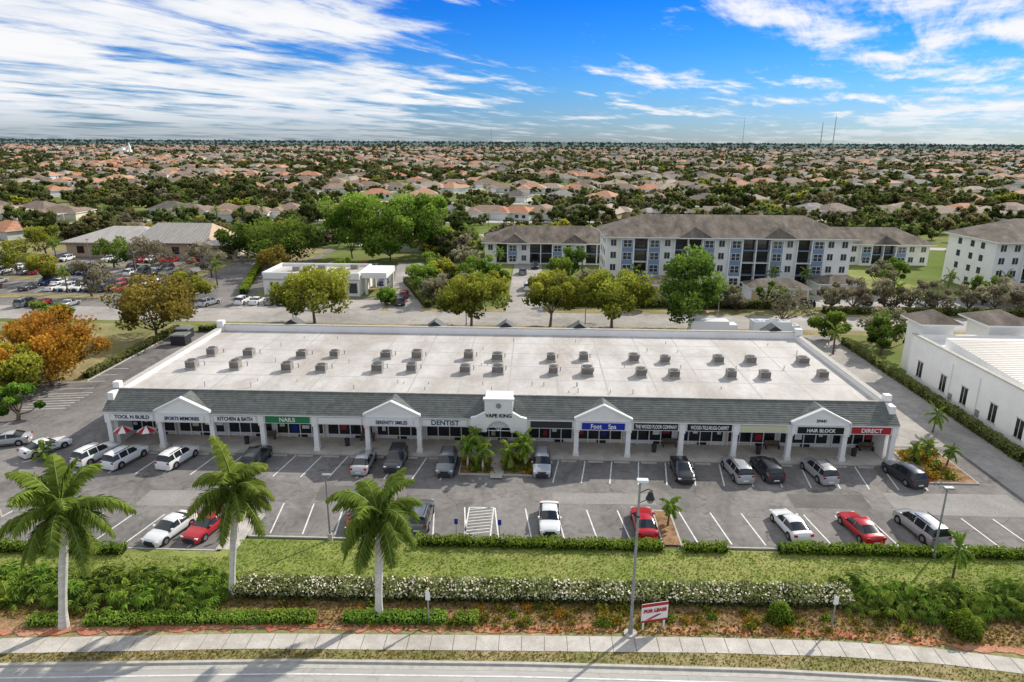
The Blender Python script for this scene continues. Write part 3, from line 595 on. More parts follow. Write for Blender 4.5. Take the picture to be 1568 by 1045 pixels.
for i,(x,y,h,r_,l) in enumerate([(-97,168,8.5,5.5,'lf_grey'),(-77.4,158.9,9,4.5,'lf_grey'),(-92.8,137,7.5,4.5,'lf_grey'),(-84,113,4.5,3.5,'lf_green'),(-108,170,7.5,5,'lf_green'),(-126,160,8,5,'lf_olive'),(-112,150,6.5,4.5,'lf_olive'),(-70,134,6,4,'lf_olive'),(-76,141,5.5,3.5,'lf_grey'),
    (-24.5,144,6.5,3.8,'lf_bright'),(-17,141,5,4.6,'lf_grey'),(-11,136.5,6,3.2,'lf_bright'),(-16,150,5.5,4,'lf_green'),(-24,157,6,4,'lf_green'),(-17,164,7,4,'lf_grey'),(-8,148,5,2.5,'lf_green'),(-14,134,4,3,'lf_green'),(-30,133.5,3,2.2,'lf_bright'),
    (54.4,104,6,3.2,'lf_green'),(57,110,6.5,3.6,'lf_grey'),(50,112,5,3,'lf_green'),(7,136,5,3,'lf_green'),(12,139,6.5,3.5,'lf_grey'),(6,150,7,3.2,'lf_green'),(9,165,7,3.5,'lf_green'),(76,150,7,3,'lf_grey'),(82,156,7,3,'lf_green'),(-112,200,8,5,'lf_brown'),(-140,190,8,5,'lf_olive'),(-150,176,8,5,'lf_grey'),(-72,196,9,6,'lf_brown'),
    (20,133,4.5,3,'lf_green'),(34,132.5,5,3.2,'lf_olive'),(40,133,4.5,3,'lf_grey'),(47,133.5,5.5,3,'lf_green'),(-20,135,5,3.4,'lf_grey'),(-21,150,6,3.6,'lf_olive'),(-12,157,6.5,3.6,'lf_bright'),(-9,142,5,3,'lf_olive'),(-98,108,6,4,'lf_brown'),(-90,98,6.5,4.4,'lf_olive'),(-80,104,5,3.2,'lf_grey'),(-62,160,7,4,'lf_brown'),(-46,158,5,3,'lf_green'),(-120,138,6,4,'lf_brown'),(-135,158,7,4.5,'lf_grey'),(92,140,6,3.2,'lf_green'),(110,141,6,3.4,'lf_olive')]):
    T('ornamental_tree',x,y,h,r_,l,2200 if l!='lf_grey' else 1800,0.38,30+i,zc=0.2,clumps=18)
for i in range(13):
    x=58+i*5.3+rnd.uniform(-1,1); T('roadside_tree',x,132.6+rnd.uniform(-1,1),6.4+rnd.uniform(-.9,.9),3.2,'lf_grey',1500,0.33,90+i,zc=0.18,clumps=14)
def frond(b,base,az_,el_,Lf,leaf,rg,droop=1.0,wid=0.55,nl=26,tint=0.5):
    p=Vector(base); d=Vector((math.cos(az_)*math.cos(el_),math.sin(az_)*math.cos(el_),math.sin(el_))); pts=[p.copy()]; seg=9; st_=Lf/seg
    for i in range(seg):
        p=p+d*st_; pts.append(p.copy()); d=(d+Vector((0,0,-0.21*droop*(0.5+i/seg)))).normalized()
    for i in range(seg): b.tube(pts[i],pts[i+1],0.045*(1-i/seg)+0.012,0.045*(1-(i+1)/seg)+0.01,'shaft',4,False)
    mi=b.mi(leaf)
    for i in range(nl):
        t=0.12+0.88*i/(nl-1); f=t*seg; k=min(int(f),seg-1); q=pts[k].lerp(pts[k+1],f-k); dd=(pts[k+1]-pts[k]).normalized()
        side=dd.cross(Vector((0,0,1))).normalized(); up=side.cross(dd)
        ll=wid*(math.sin(math.pi*min(1,t*0.85+0.12))**0.6)*rg.uniform(0.75,1.15)
        for s_ in (-1,1):
            for lay in (0,1):
                tip=q+side*s_*ll*(0.85-0.35*lay)+dd*ll*rg.uniform(0.35,0.55)+Vector((0,0,-ll*(rg.uniform(0.2,0.65)+0.4*lay))); w_=dd*0.075
                bb=len(b.v); b.v+=[tuple(q-w_),tuple(q+w_),tuple(q.lerp(tip,0.55)+w_+Vector((0,0,0.09*ll))),tuple(tip)]; b.f.append((bb,bb+1,bb+2,bb+3)); b.m.append(mi); b.t.append(min(1,max(0,tint-0.12*lay+rg.uniform(-0.3,0.3)+0.2*(t-0.5))))
                if wid<0.75: break
def palm(name,x,y,Ht,Lf,nf=17,trunk=0.24,leaf='lf_palm',royal=True,seed=0,wid=0.8,nl=30,leanx=None):
    rg=random.Random(seed); b=MB()
    lean=Vector((rg.uniform(-.2,.2) if leanx is None else leanx,rg.uniform(-.2,.2),0)); tt=Ht-1.3 if royal else Ht
    prev=Vector((0,0,0)); rs=[1.35,1.0,0.95,1.05,1.0,0.85,0.72] if royal else [1.2,1,0.9,0.85,0.8,0.8,0.8]
    for i in range(6):
        nx=Vector((0,0,tt*(i+1)/6))+lean*((i+1)/6)**1.2; b.tube(prev,nx,trunk*rs[i],trunk*rs[i+1],'royal' if royal else 'bark',10,i==5); prev=nx
    if royal: top=prev+Vector((0,0,1.3)); b.tube(prev,top,trunk*0.78,trunk*0.4,'shaft',10)
    else: top=prev
    for i in range(nf):
        a=i*2.39996+rg.uniform(-.35,.35); e_=math.radians(74-118*(i/(nf-1))+rg.uniform(-12,12)) ; frond(b,top+Vector((0,0,-0.1-0.3*(i/nf))),a,e_,Lf*rg.uniform(0.75,1.1),leaf,rg,rg.uniform(0.7,1.4),wid,nl,0.74-0.38*(i/nf))
    return b.obj(name,loc=(x,y,0))
palm('royal_palm',-31.6,37.9,9.6,4.3,23,0.27,seed=1,wid=1.0,nl=50,leanx=1.7)
palm('royal_palm',-21.6,41.6,9.0,3.7,21,0.23,seed=2,wid=0.9,nl=46,leanx=1.0)
palm('royal_palm',-10.5,39.9,8.4,3.9,21,0.26,seed=3,wid=0.95,nl=48,leanx=0.4)
for i,(x,y,h,l_) in enumerate([(-6.5,62.6,2.9,1.5),(-4.9,62.0,2.6,1.5),(-2.3,62.3,2.4,1.5),(-0.6,62.8,2.8,1.5),(-5.8,64.0,3.1,1.4),(-1.2,64.2,2.9,1.4)]): palm('foxtail_palm',x,y,h,l_,13,0.11,seed=10+i,wid=0.5,nl=18,leaf='lf_hedge')
for i,(x,y,h,l_) in enumerate([(39.2,65.5,1.9,1.0),(41.1,66.2,2.1,1.1),(42.7,65.4,2.0,1.1),(11.8,52.5,2.2,1.2),(32.2,46.0,2.8,1.6),(-50.2,62.3,1.3,1.5),(46.0,74,2.5,1.6)]): palm('small_palm',x,y,h,l_,12,0.09,seed=20+i,wid=0.42,nl=16,royal=False,leaf='lf_hedge')
for i,(x,y,h) in enumerate([(22,149,5),(30,150,4.5),(38,149.5,5),(75,147,5.5),(-9,172,5),(12,172,5),(88,146,5),(-72,150,5),(-100,140,5),(-130,180,5),(72,135,4.6),(47,104,4),(52,150,5),(60,151,4.5),(-3,204,6),(100,146,5)]):
    palm('sabal_palm',x,y,h,2.0,12,0.16,seed=40+i,wid=0.7,nl=12,royal=False)
def hedge(name,x0,y0,x1,y1,w,h,leaf,dens=90,size=0.16,seed=0,fl=0,core='core',rough=0.12):
    rg=np.random.default_rng(seed+100); d=np.array([x1-x0,y1-y0]); l=float(np.hypot(*d)); a=math.atan2(d[1],d[0]); b=MB()
    TT=Matrix.Translation((x0,y0,0))@Matrix.Rotation(a,4,'Z')
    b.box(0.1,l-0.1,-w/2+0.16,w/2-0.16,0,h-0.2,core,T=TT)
    n=int(l*(w+2*h)*dens); s_=rg.uniform(0,l,n); per=w+2*h; p=rg.uniform(0,per,n)
    yy=np.where(p<h,-w/2,np.where(p<h+w,p-h-w/2,w/2)); zz_=np.where(p<h,p,np.where(p<h+w,h,per-p))
    wob=rough*(np.sin(s_*1.7+seed)+0.7*np.sin(s_*3.9+1)+0.5*np.sin(s_*9.1))/1.5
    zz_=zz_*(1+wob/h*0.8)+rg.normal(size=n)*0.05; yy=yy*(1+wob*0.6)+rg.normal(size=n)*0.06
    ca,sa=math.cos(a),math.sin(a); P=np.stack([x0+s_*ca-yy*sa,y0+s_*sa+yy*ca,np.maximum(zz_,0.02)],1)
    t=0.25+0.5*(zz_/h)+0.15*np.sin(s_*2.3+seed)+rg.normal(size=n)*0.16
    b.leaves(P,size*rg.uniform(0.7,1.3,n),t,leaf,rg)
    if fl:
        m_=int(l*fl); s_=rg.uniform(0,l,m_); yy=rg.uniform(-w/2,w/2,m_); zz_=h+rg.uniform(-0.05,0.22,m_); q=rg.random(m_)<0.3; zz_=np.where(q,rg.uniform(h*0.6,h,m_),zz_); yy=np.where(q,-w/2-0.05,yy)
        keep=rg.random(m_)<0.7+0.3*np.sin(s_*0.9+2)*np.sin(s_*0.23); s_,yy,zz_=s_[keep],yy[keep],zz_[keep]
        P=np.stack([x0+s_*ca-yy*sa,y0+s_*sa+yy*ca,zz_],1); b.leaves(P,0.13*rg.uniform(0.6,1.3,len(s_)),np.ones(len(s_)),'flower',rg,flat=0.2)
    return b.obj(name)
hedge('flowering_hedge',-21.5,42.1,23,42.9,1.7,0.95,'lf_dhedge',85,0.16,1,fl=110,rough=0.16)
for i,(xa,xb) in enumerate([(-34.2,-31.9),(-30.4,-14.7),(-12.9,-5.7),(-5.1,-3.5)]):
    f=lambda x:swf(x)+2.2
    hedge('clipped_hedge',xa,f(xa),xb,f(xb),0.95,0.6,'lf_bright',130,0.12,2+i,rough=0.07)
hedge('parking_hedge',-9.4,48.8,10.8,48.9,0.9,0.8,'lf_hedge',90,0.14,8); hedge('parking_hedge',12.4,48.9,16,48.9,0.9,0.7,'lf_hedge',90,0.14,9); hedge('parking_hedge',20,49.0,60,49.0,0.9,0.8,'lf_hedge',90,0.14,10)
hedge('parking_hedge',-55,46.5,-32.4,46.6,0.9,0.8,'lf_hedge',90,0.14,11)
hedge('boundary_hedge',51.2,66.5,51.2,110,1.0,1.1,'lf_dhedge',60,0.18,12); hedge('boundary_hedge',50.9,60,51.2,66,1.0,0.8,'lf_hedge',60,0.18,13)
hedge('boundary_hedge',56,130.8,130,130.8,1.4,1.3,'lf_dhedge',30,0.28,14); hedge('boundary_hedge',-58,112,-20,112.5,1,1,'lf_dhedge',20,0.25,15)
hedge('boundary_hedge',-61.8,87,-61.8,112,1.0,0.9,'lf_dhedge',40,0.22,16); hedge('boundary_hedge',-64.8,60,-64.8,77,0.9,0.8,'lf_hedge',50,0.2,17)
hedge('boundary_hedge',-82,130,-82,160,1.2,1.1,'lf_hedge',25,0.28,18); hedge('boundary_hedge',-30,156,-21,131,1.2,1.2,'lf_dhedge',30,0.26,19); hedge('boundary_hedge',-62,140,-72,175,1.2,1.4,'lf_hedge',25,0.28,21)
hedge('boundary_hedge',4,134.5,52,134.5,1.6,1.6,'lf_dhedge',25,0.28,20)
def bush(name,x,y,r,h,leaf,n,size,seed,asp=1.0):
    rg=np.random.default_rng(seed); b=MB(); d=rg.normal(size=(n,3)); d/=np.linalg.norm(d,axis=1)[:,None]; d[:,2]=np.abs(d[:,2])
    rad=rg.uniform(0.72,1.08,n)*(1+0.12*np.sin(d[:,0]*5+seed)*np.cos(d[:,1]*4)); P=np.stack([d[:,0]*r*rad,d[:,1]*r*rad,0.1+d[:,2]*h*rad],1)
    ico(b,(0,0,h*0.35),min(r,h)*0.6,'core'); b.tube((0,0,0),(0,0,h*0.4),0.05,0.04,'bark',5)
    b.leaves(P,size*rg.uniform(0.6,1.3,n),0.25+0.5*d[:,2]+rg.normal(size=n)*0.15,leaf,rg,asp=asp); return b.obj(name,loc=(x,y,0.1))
bush('round_shrub',17.4,40.6,0.85,1.25,'lf_hedge',1500,0.14,1); bush('round_shrub',29.4,39.9,1.0,1.5,'lf_hedge',1800,0.14,2)
rb=random.Random(3)
def tropical(name,s_,seed,leaf='lf_green'):
    rg=random.Random(seed); b=MB()
    for i in range(18):
        a=rg.uniform(0,6.28); e_=rg.uniform(0.25,1.35); l=s_*rg.uniform(0.7,1.1); p=Vector((rg.uniform(-.3,.3)*s_,rg.uniform(-.3,.3)*s_,0)); d=Vector((math.cos(a)*math.cos(e_),math.sin(a)*math.cos(e_),math.sin(e_)))
        tip=p+d*l; b.tube(p,tip,0.025,0.015,'shaft',4,False); out=Vector((math.cos(a),math.sin(a),-0.45)).normalized(); sd=out.cross(Vector((0,0,1))).normalized(); w_=s_*0.3; t=rg.uniform(0.2,1.0); mi=b.mi(leaf)
        for k in range(6):
            an=math.radians(-75+30*k); dr=(out*math.cos(an)+sd*math.sin(an)); pe=dr.cross(Vector((0,0,1))).normalized()*0.07*s_
            bb=len(b.v); b.v+=[tuple(tip),tuple(tip+dr*w_*0.6+pe),tuple(tip+dr*w_*1.25+Vector((0,0,-0.1*s_))),tuple(tip+dr*w_*0.6-pe)]; b.f.append((bb,bb+1,bb+2,bb+3)); b.m.append(mi); b.t.append(min(1,max(0,t+rg.uniform(-.15,.15))))
    return b.mesh(name+'_mesh')
TM=[tropical('philodendron',1.3,i,('lf_palm','lf_green','lf_bright')[i%3]) for i in range(6)]
for i in range(130): inst('philodendron_shrub',TM[i%6],(rb.uniform(-46,-21.5),rb.uniform(40.2,43.0),0.12),rb.uniform(0,6),rb.uniform(0.7,1.15))
for i in range(85): inst('philodendron_shrub',TM[i%6],(rb.uniform(23.3,44),rb.uniform(41.4,44.0),0.12),rb.uniform(0,6),rb.uniform(0.7,1.2))
for i,(x,y) in enumerate(((25.0,41.6),(27.5,42.2),(30.5,41.5),(35,41.8),(-37,40),(-33,40.6))): palm('palmetto_shrub',x,y,0.5,1.6,14,0.12,seed=60+i,wid=0.6,nl=16,royal=False,leaf='lf_hedge')
CM=[]
for i,l in enumerate(('lf_orange','lf_olive','lf_brown','lf_hedge')):
    rg=np.random.default_rng(i+9); b=MB(); n=160; d=rg.normal(size=(n,3)); d[:,2]=abs(d[:,2]); P=d*np.array([0.22,0.22,0.2]); b.leaves(P,0.13,0.5+0.3*rg.normal(size=n),l,rg); CM.append(b.mesh('croton_mesh'))
for i in range(90):
    x=rb.uniform(-4,27) if i<70 else rb.uniform(-36,28); inst('croton_shrub',CM[rb.choice((0,1,2,2,3))],(x,swf(x)+rb.uniform(1.5,3.6),0.14),rb.uniform(0,6),rb.uniform(0.4,1.1))
for i in range(26): inst('croton_shrub',CM[i%4],(rb.choice((rb.uniform(-7,-4.4),rb.uniform(-2.6,0))),rb.uniform(61.6,64.8),0.17),rb.uniform(0,6),rb.uniform(0.8,1.4))
for i in range(24): inst('croton_shrub',CM[i%4],(rb.uniform(39,43.3),rb.uniform(61.8,68.8),0.17),rb.uniform(0,6),rb.uniform(0.8,1.6))
b=MB(); n=14000; P=np.stack([rng.uniform(-45,45,n),rng.uniform(38.6,42.2,n),np.full(n,0.17)+rng.uniform(0,0.08,n)],1); P[:,1]=np.maximum(P[:,1],np.array([swf(x)+0.85+rnd.random()*.5 for x in P[:,0]]))
b.leaves(P,0.13*rng.uniform(0.4,1.5,n),rng.uniform(0,1,n),'lf_brown',rng,flat=0.5)
n=20000; P=np.stack([rng.uniform(-45,48,n),rng.uniform(43.6,48.8,n),0.18+rng.uniform(0,0.04,n)],1); P=P[(P[:,0]>-24)|(P[:,1]<46.2)]
b.leaves(P,0.10*rng.uniform(0.5,1.4,len(P)),0.5+0.5*rng.uniform(0,1,len(P)),'lf_hedge',rng,flat=0.6)
n=5000; P=np.stack([rng.uniform(-40,40,n),rng.uniform(0,1.0,n),0.14+rng.uniform(0,0.05,n)],1); P[:,1]=np.array([(interp(a_,KB)+0.3+(interp(a_,SW)-0.75-interp(a_,KB)-0.3)*c_) for a_,c_ in zip(P[:,0],P[:,1])]); b.leaves(P,0.09*rng.uniform(0.5,1.4,n),rng.uniform(0,1,n),'lf_brown',rng,flat=0.5)
b.obj('grass_tufts')

# ------------------------------------------------------------ cars
import bmesh
def carmesh(kind,col):
    p=PC[col]; b=MB()
    if kind=='sedan': S=[(2.32,.50,.50,.60),(2.28,.62,.62,.74),(2.12,.74,.74,.84),(1.5,.84,.84,.89),(0.95,.90,.90,.90),(0.2,.92,1.36,.90),(-0.28,.93,1.43,.90),(-0.36,.93,1.43,.90),(-1.0,.95,1.37,.90),(-1.75,.99,1.03,.89),(-2.15,.97,.97,.85),(-2.3,.80,.80,.78),(-2.34,.55,.55,.72)]; cab=(5,6,7,8); L0=1.42; pill={(6,7)}
    elif kind=='suv': S=[(2.30,.58,.58,.66),(2.26,.76,.76,.80),(2.12,.90,.90,.88),(1.5,.98,.98,.92),(1.05,1.04,1.04,.93),(0.4,1.06,1.58,.93),(-0.3,1.06,1.68,.93),(-0.4,1.06,1.68,.93),(-1.3,1.06,1.66,.93),(-1.42,1.06,1.66,.93),(-1.95,1.06,1.58,.90),(-2.26,1.04,1.08,.88),(-2.33,.6,.6,.8)]; cab=(5,6,7,8,9,10); L0=1.42; pill={(6,7),(8,9)}
    else: S=[(2.5,.58,.58,.68),(2.46,.76,.76,.80),(2.36,.88,.88,.87),(1.85,.98,.98,.95),(1.5,1.06,1.06,.96),(0.7,1.1,1.66,.96),(-0.2,1.1,1.76,.96),(-0.3,1.1,1.76,.96),(-1.35,1.1,1.75,.96),(-1.47,1.1,1.75,.96),(-2.25,1.1,1.68,.94),(-2.46,1.05,1.1,.93),(-2.52,.6,.6,.86)]; cab=(5,6,7,8,9,10); L0=1.52; pill={(6,7),(8,9)}
    rows=[]
    for i,(x,zb,zt,w_) in enumerate(S):
        if i in cab: r=[(w_-.07,.2),(w_,.42),(w_,zb-.12),(w_-.04,zb),(w_-.24,zt-.06),(w_-.38,zt),(0,zt+.03)]
        else: r=[(w_-.07,.2),(w_,.40),(w_,max(.45,zb-.14)),(w_-.04,zb-0.03),(w_-.16,zb),(w_-.34,zb+.01),(0,zb+.035)]
        rows.append([(x,y,z) for y,z in r]+[(x,-y,z) for y,z in reversed(r[:-1])])
    for i in range(len(rows)-1):
        A,C_=rows[i],rows[i+1]; ca=i in cab; cb_=(i+1) in cab
        for j in range(len(A)-1):
            jj=j if j<6 else 11-j; m_=p
            if ca and cb_:
                if jj==3 and (i,i+1) not in pill: m_='glass'
            elif ca or cb_:
                if jj>=3: m_='glass'
            b.poly([A[j],C_[j],C_[j+1],A[j+1]],m_)
    b.poly(rows[0][::-1],'dark'); b.poly(rows[-1],p); b.poly([rows[i][0] for i in range(len(rows))]+[rows[i][-1] for i in reversed(range(len(rows)))],'dark')
    zf=S[2][1]; zr=S[-3][1] if kind=='sedan' else S[-2][1]; fx=S[1][0]; rx=S[-2][0]
    for s_ in (-1,1):
        w_=S[4][3]
        for wx in (L0,-L0):
            r=.33 if kind=='sedan' else .37
            b.tube((wx,s_*(w_-.22),r),(wx,s_*(w_+.012),r),r+.06,r+.06,'dark',16); b.tube((wx,s_*(w_-.2),r),(wx,s_*(w_+.03),r),r,r,'tyre',16); b.tube((wx,s_*w_,r),(wx,s_*(w_+.04),r),r*.6,r*.6,'rim',10)
        b.box(fx-.25,fx-.01,s_*.68-.14,s_*.68+.14,zf-.17,zf-.05,'lampw'); b.box(rx-.05,rx+.12,s_*.70-.13,s_*.70+.13,zr-.24,zr-.06,'lampr')
        b.box(S[4][0]-.35,S[4][0]-.15,s_*(w_+.03)-.08,s_*(w_+.03)+.08,S[4][1]+.02,S[4][1]+.16,p)
        b.box(-1.0,1.0,s_*(w_+.004)-.004,s_*(w_+.004)+.004,.28,.36,'dark')
    b.box(fx-.02,fx+.06,-.42,.42,zf-.28,zf-.12,'dark'); b.box(S[-1][0]-.03,S[-1][0]-.003,-.26,.26,.40,.52,'s_white')
    if kind!='sedan':
        for s_ in (-1,1): b.box(-1.7,.2,s_*.60-.02,s_*.60+.02,S[6][2]+.0,S[6][2]+.06,'dark')
    me=b.mesh('car_'+kind+'_'+col)
    bm=bmesh.new(); bm.from_mesh(me); bmesh.ops.remove_doubles(bm,verts=bm.verts,dist=0.001); bm.to_mesh(me); bm.free()
    me.polygons.foreach_set('use_smooth',[True]*len(me.polygons)); me.set_sharp_from_angle(angle=math.radians(42)); return me
CC={}
def car(kind,col,x,y,deg,z=0.02,name=None):
    k=(kind,col)
    if k not in CC: CC[k]=carmesh(*k)
    return inst(name or {'sedan':'parked_sedan','suv':'parked_suv','van':'parked_minivan'}[kind],CC[k],(x,y,z),math.radians(deg))
U=90
for a in [('sedan','silver',-57,66,200),('sedan','white',-51.6,64.6,60),('suv','white',-45.2,63.1,72),('suv','white',-41.8,62.6,75),('suv','white',-36.4,62.8,78),('suv','dark',-28.3,63,U),('sedan','silver',-17.1,62.6,U),('suv','dark',-13.9,63.2,-U),('suv','grey',-8.6,62.6,-U),('suv','silver',1.0,62.9,-U),
  ('sedan','black',15.0,62.3,-U),('suv','silver',20.5,62.6,U+6),('suv','dark',23.5,62.8,U+6),('suv','silver',28.6,62.7,U+8),('suv','dark',36.8,62.4,U+12),
  ('sedan','white',-30.3,49.6,-106),('sedan','red',-27.4,50.2,-104),('sedan','red',-14.8,52.3,-U),('suv','grey',-9.6,52.5,U),('sedan','white',1.6,52.6,-U),('sedan','red',9.7,52.3,U),('sedan','white',22.2,52.5,U+8),('sedan','red',28.0,52.3,U+8),('van','silver',33.2,52.6,U+10)]: car(*a)
kinds=['sedan','suv','suv','van']; cols=['white','silver','grey','dark','white','black','red','blue']
rc=random.Random(11)
for ry,xa,xb,pr in ((128.5,-118,-84,0.45),(143,-160,-84,0.65),(149,-160,-84,0.7),(161,-165,-88,0.6),(167,-165,-88,0.55),(179,-170,-80,0.45),(154,-58,-30,0.6),(165,-60,-34,0.6),(133,-59,-44,.5),(172,-58,-36,.5)):
    x=xa
    while x<xb:
        if rc.random()<pr: car(rc.choice(kinds),rc.choice(cols),x,ry,rc.choice((90,-90))+rc.uniform(-3,3))
        x+=2.9
for (x,y,d) in ((-78,140,70),(-76.8,143,70),(-75.6,146,70),(-78.8,136,70),(-27,134,95),(-3,168,90),(0,176,270),(55.5,137.5,90),(68,140,90),(80,139,90),(-1.5,150,90),(38,142,90),(-27.5,140,97),(-65,131,70)): car(rc.choice(kinds),rc.choice(cols),x,y,d)

# ------------------------------------------------------------ street furniture
def lamp(x,y,h,name='parking_lamp_post',arm=1):
    b=MB(); b.tube((0,0,0),(0,0,0.7),0.22,0.2,'concrete',10); b.tube((0,0,.7),(0,0,h),0.09,0.06,'grey',10); b.box(-0.25,0.45,-0.18,0.18,h-0.02,h+0.14,'grey'); b.box(-0.1,0.4,-0.14,0.14,h-0.04,h-0.021,'lampw'); return b.obj(name,loc=(x,y,0))
lamp(-16.6,49.1,6.0); lamp(32.3,48.8,6.2); lamp(-46.6,51.5,6)
for x in (-43,-12,9,32,-70): lamp(x,116.6,6.5)
for x,y in ((-88,146),(-110,164),(-140,164),(-66,170)): lamp(x,y,8)
b=MB(); b.tube((0,0,0),(0,0,0.12),0.45,0.45,'concrete',12); b.tube((0,0,.12),(0,0,1.2),0.17,0.13,'grey',12); b.tube((0,0,1.2),(0,0,11.4),0.11,0.07,'grey',12)
b.box(-0.2,0.5,-0.18,0.18,11.4,11.56,'lampw'); b.tube((0,0,10.6),(0.55,0,10.9),0.035,0.03,'dark',6); b.tube((0.55,0,10.9),(0.8,0,10.75),0.03,0.03,'dark',6)
b.tube((0.7,0,10.2),(0.7,0,10.7),0.3,0.12,'dark',12); b.tube((0.7,0,9.95),(0.7,0,10.2),0.16,0.28,'grey',12); b.tube((0,0,9.9),(0.5,0,10.15),0.025,0.025,'dark',6); b.tube((0,0,8.9),(0,0,9.0),0.13,0.13,'dark',10)
b.obj('street_lamp',loc=(6.8,38.8,0.12))
b=MB(); 
for x in (-0.75,0.75): b.box(x-0.05,x+0.05,-0.05,0.05,0,1.4,'s_white')
b.box(-0.95,0.95,-0.08,-0.05,0.75,2.2,'s_white'); b.box(-0.95,0.95,-0.095,-0.081,1.95,2.2,'s_red'); b.box(-0.95,0.95,-0.095,-0.081,0.75,0.9,'s_red'); b.prism([(-.6,.95),(-.3,.95),(.5,1.3),(.2,1.3)],-0.11,-0.097,'s_red')
so2=b.obj('roadside_sign',loc=(8.4,39.3,0.12),rotz=math.radians(14)); text('FOR LEASE',0,-0.13,1.62,0.34,'s_red',so2)
for x,y in ((20.6,39.9),(-6.9,39.2)):
    b=MB(); b.box(-0.04,0.04,-0.04,0.04,0,2.6,'grey'); b.box(-0.16,0.16,-0.06,-0.04,2.0,2.6,'s_white'); b.obj('traffic_sign',loc=(x,y,0.1))
for x in (-2.6,-6.2,-24.6):
    b=MB(); b.tube((0,0,0),(0,0,1.9),0.03,0.03,'grey',6); b.box(-0.15,0.15,-0.03,0.0,1.4,1.9,'s_blue'); b.obj('accessible_parking_sign',loc=(x,49.8,0.05))
b=MB(); b.tube((0,0,0),(0,0,2.4),0.04,0.04,'grey',6); b.tube((0,-.05,2.2),(0,-.03,2.2),0.38,0.38,'s_red',8); b.obj('stop_sign',loc=(54,117.0,0))
for x,y in ((-43.5,64.9),(-41,65.0)):
    b=MB(); b.tube((0,0,0),(0,0,2.4),0.03,0.03,'grey',6)
    for k in range(8):
        a=k*math.pi/4; a2=a+math.pi/4; b.poly([(0,0,2.55),(1.0*math.cos(a),1.0*math.sin(a),2.0),(1.0*math.cos(a2),1.0*math.sin(a2),2.0)],'s_red' if k%2 else 's_white')
    b.obj('patio_umbrella',loc=(x,y+0.6,0.15))
for x in (-31,-20,13,24,34):
    b=MB(); b.tube((0,0,0),(0,0,0.8),0.24,0.28,'dark',10); b.tube((0,0,.8),(0,0,.9),0.3,0.16,'dark',10); b.obj('litter_bin',loc=(x,67.1,0.15))
    b=MB(); b.box(-.8,.8,-.2,.2,.4,.46,'bark'); b.box(-.8,.8,.2,.25,.46,.9,'bark'); b.box(-.72,-.64,-.18,.18,0,.4,'dark'); b.box(.64,.72,-.18,.18,0,.4,'dark'); b.obj('bench',loc=(x+1.9,68.4,0.15))
b=MB(); b.box(-1.2,1.2,-1,1,0,1.5,'dark'); b.prism([(-1.25,1.5),(1.25,1.5),(1.25,1.75),(-1.25,1.65)],-1.05,1.05,'grey'); b.obj('dumpster',loc=(-58.5,108,0))
b=MB(); b.box(-1.2,1.2,-1,1,0,1.6,'dark'); b.prism([(-1.25,1.6),(1.25,1.6),(1.25,1.85),(-1.25,1.75)],-1.05,1.05,'grey'); b.obj('dumpster',loc=(-57,104,0))
for x in (30,40.5):
    b=MB(); b.box(-3.2,3.2,-1.2,1.2,.5,2.6,'s_white'); b.box(3.2,4.6,-1.1,1.1,.5,2.0,'s_white'); b.box(4.2,4.65,-1,1,1.2,1.9,'glass')
    for wx in (-2,3.4):
        for s_ in (-1,1): b.tube((wx,s_*.9,.45),(wx,s_*1.22,.45),.45,.45,'tyre',12)
    b.obj('box_truck',loc=(x,114.5,0.02))

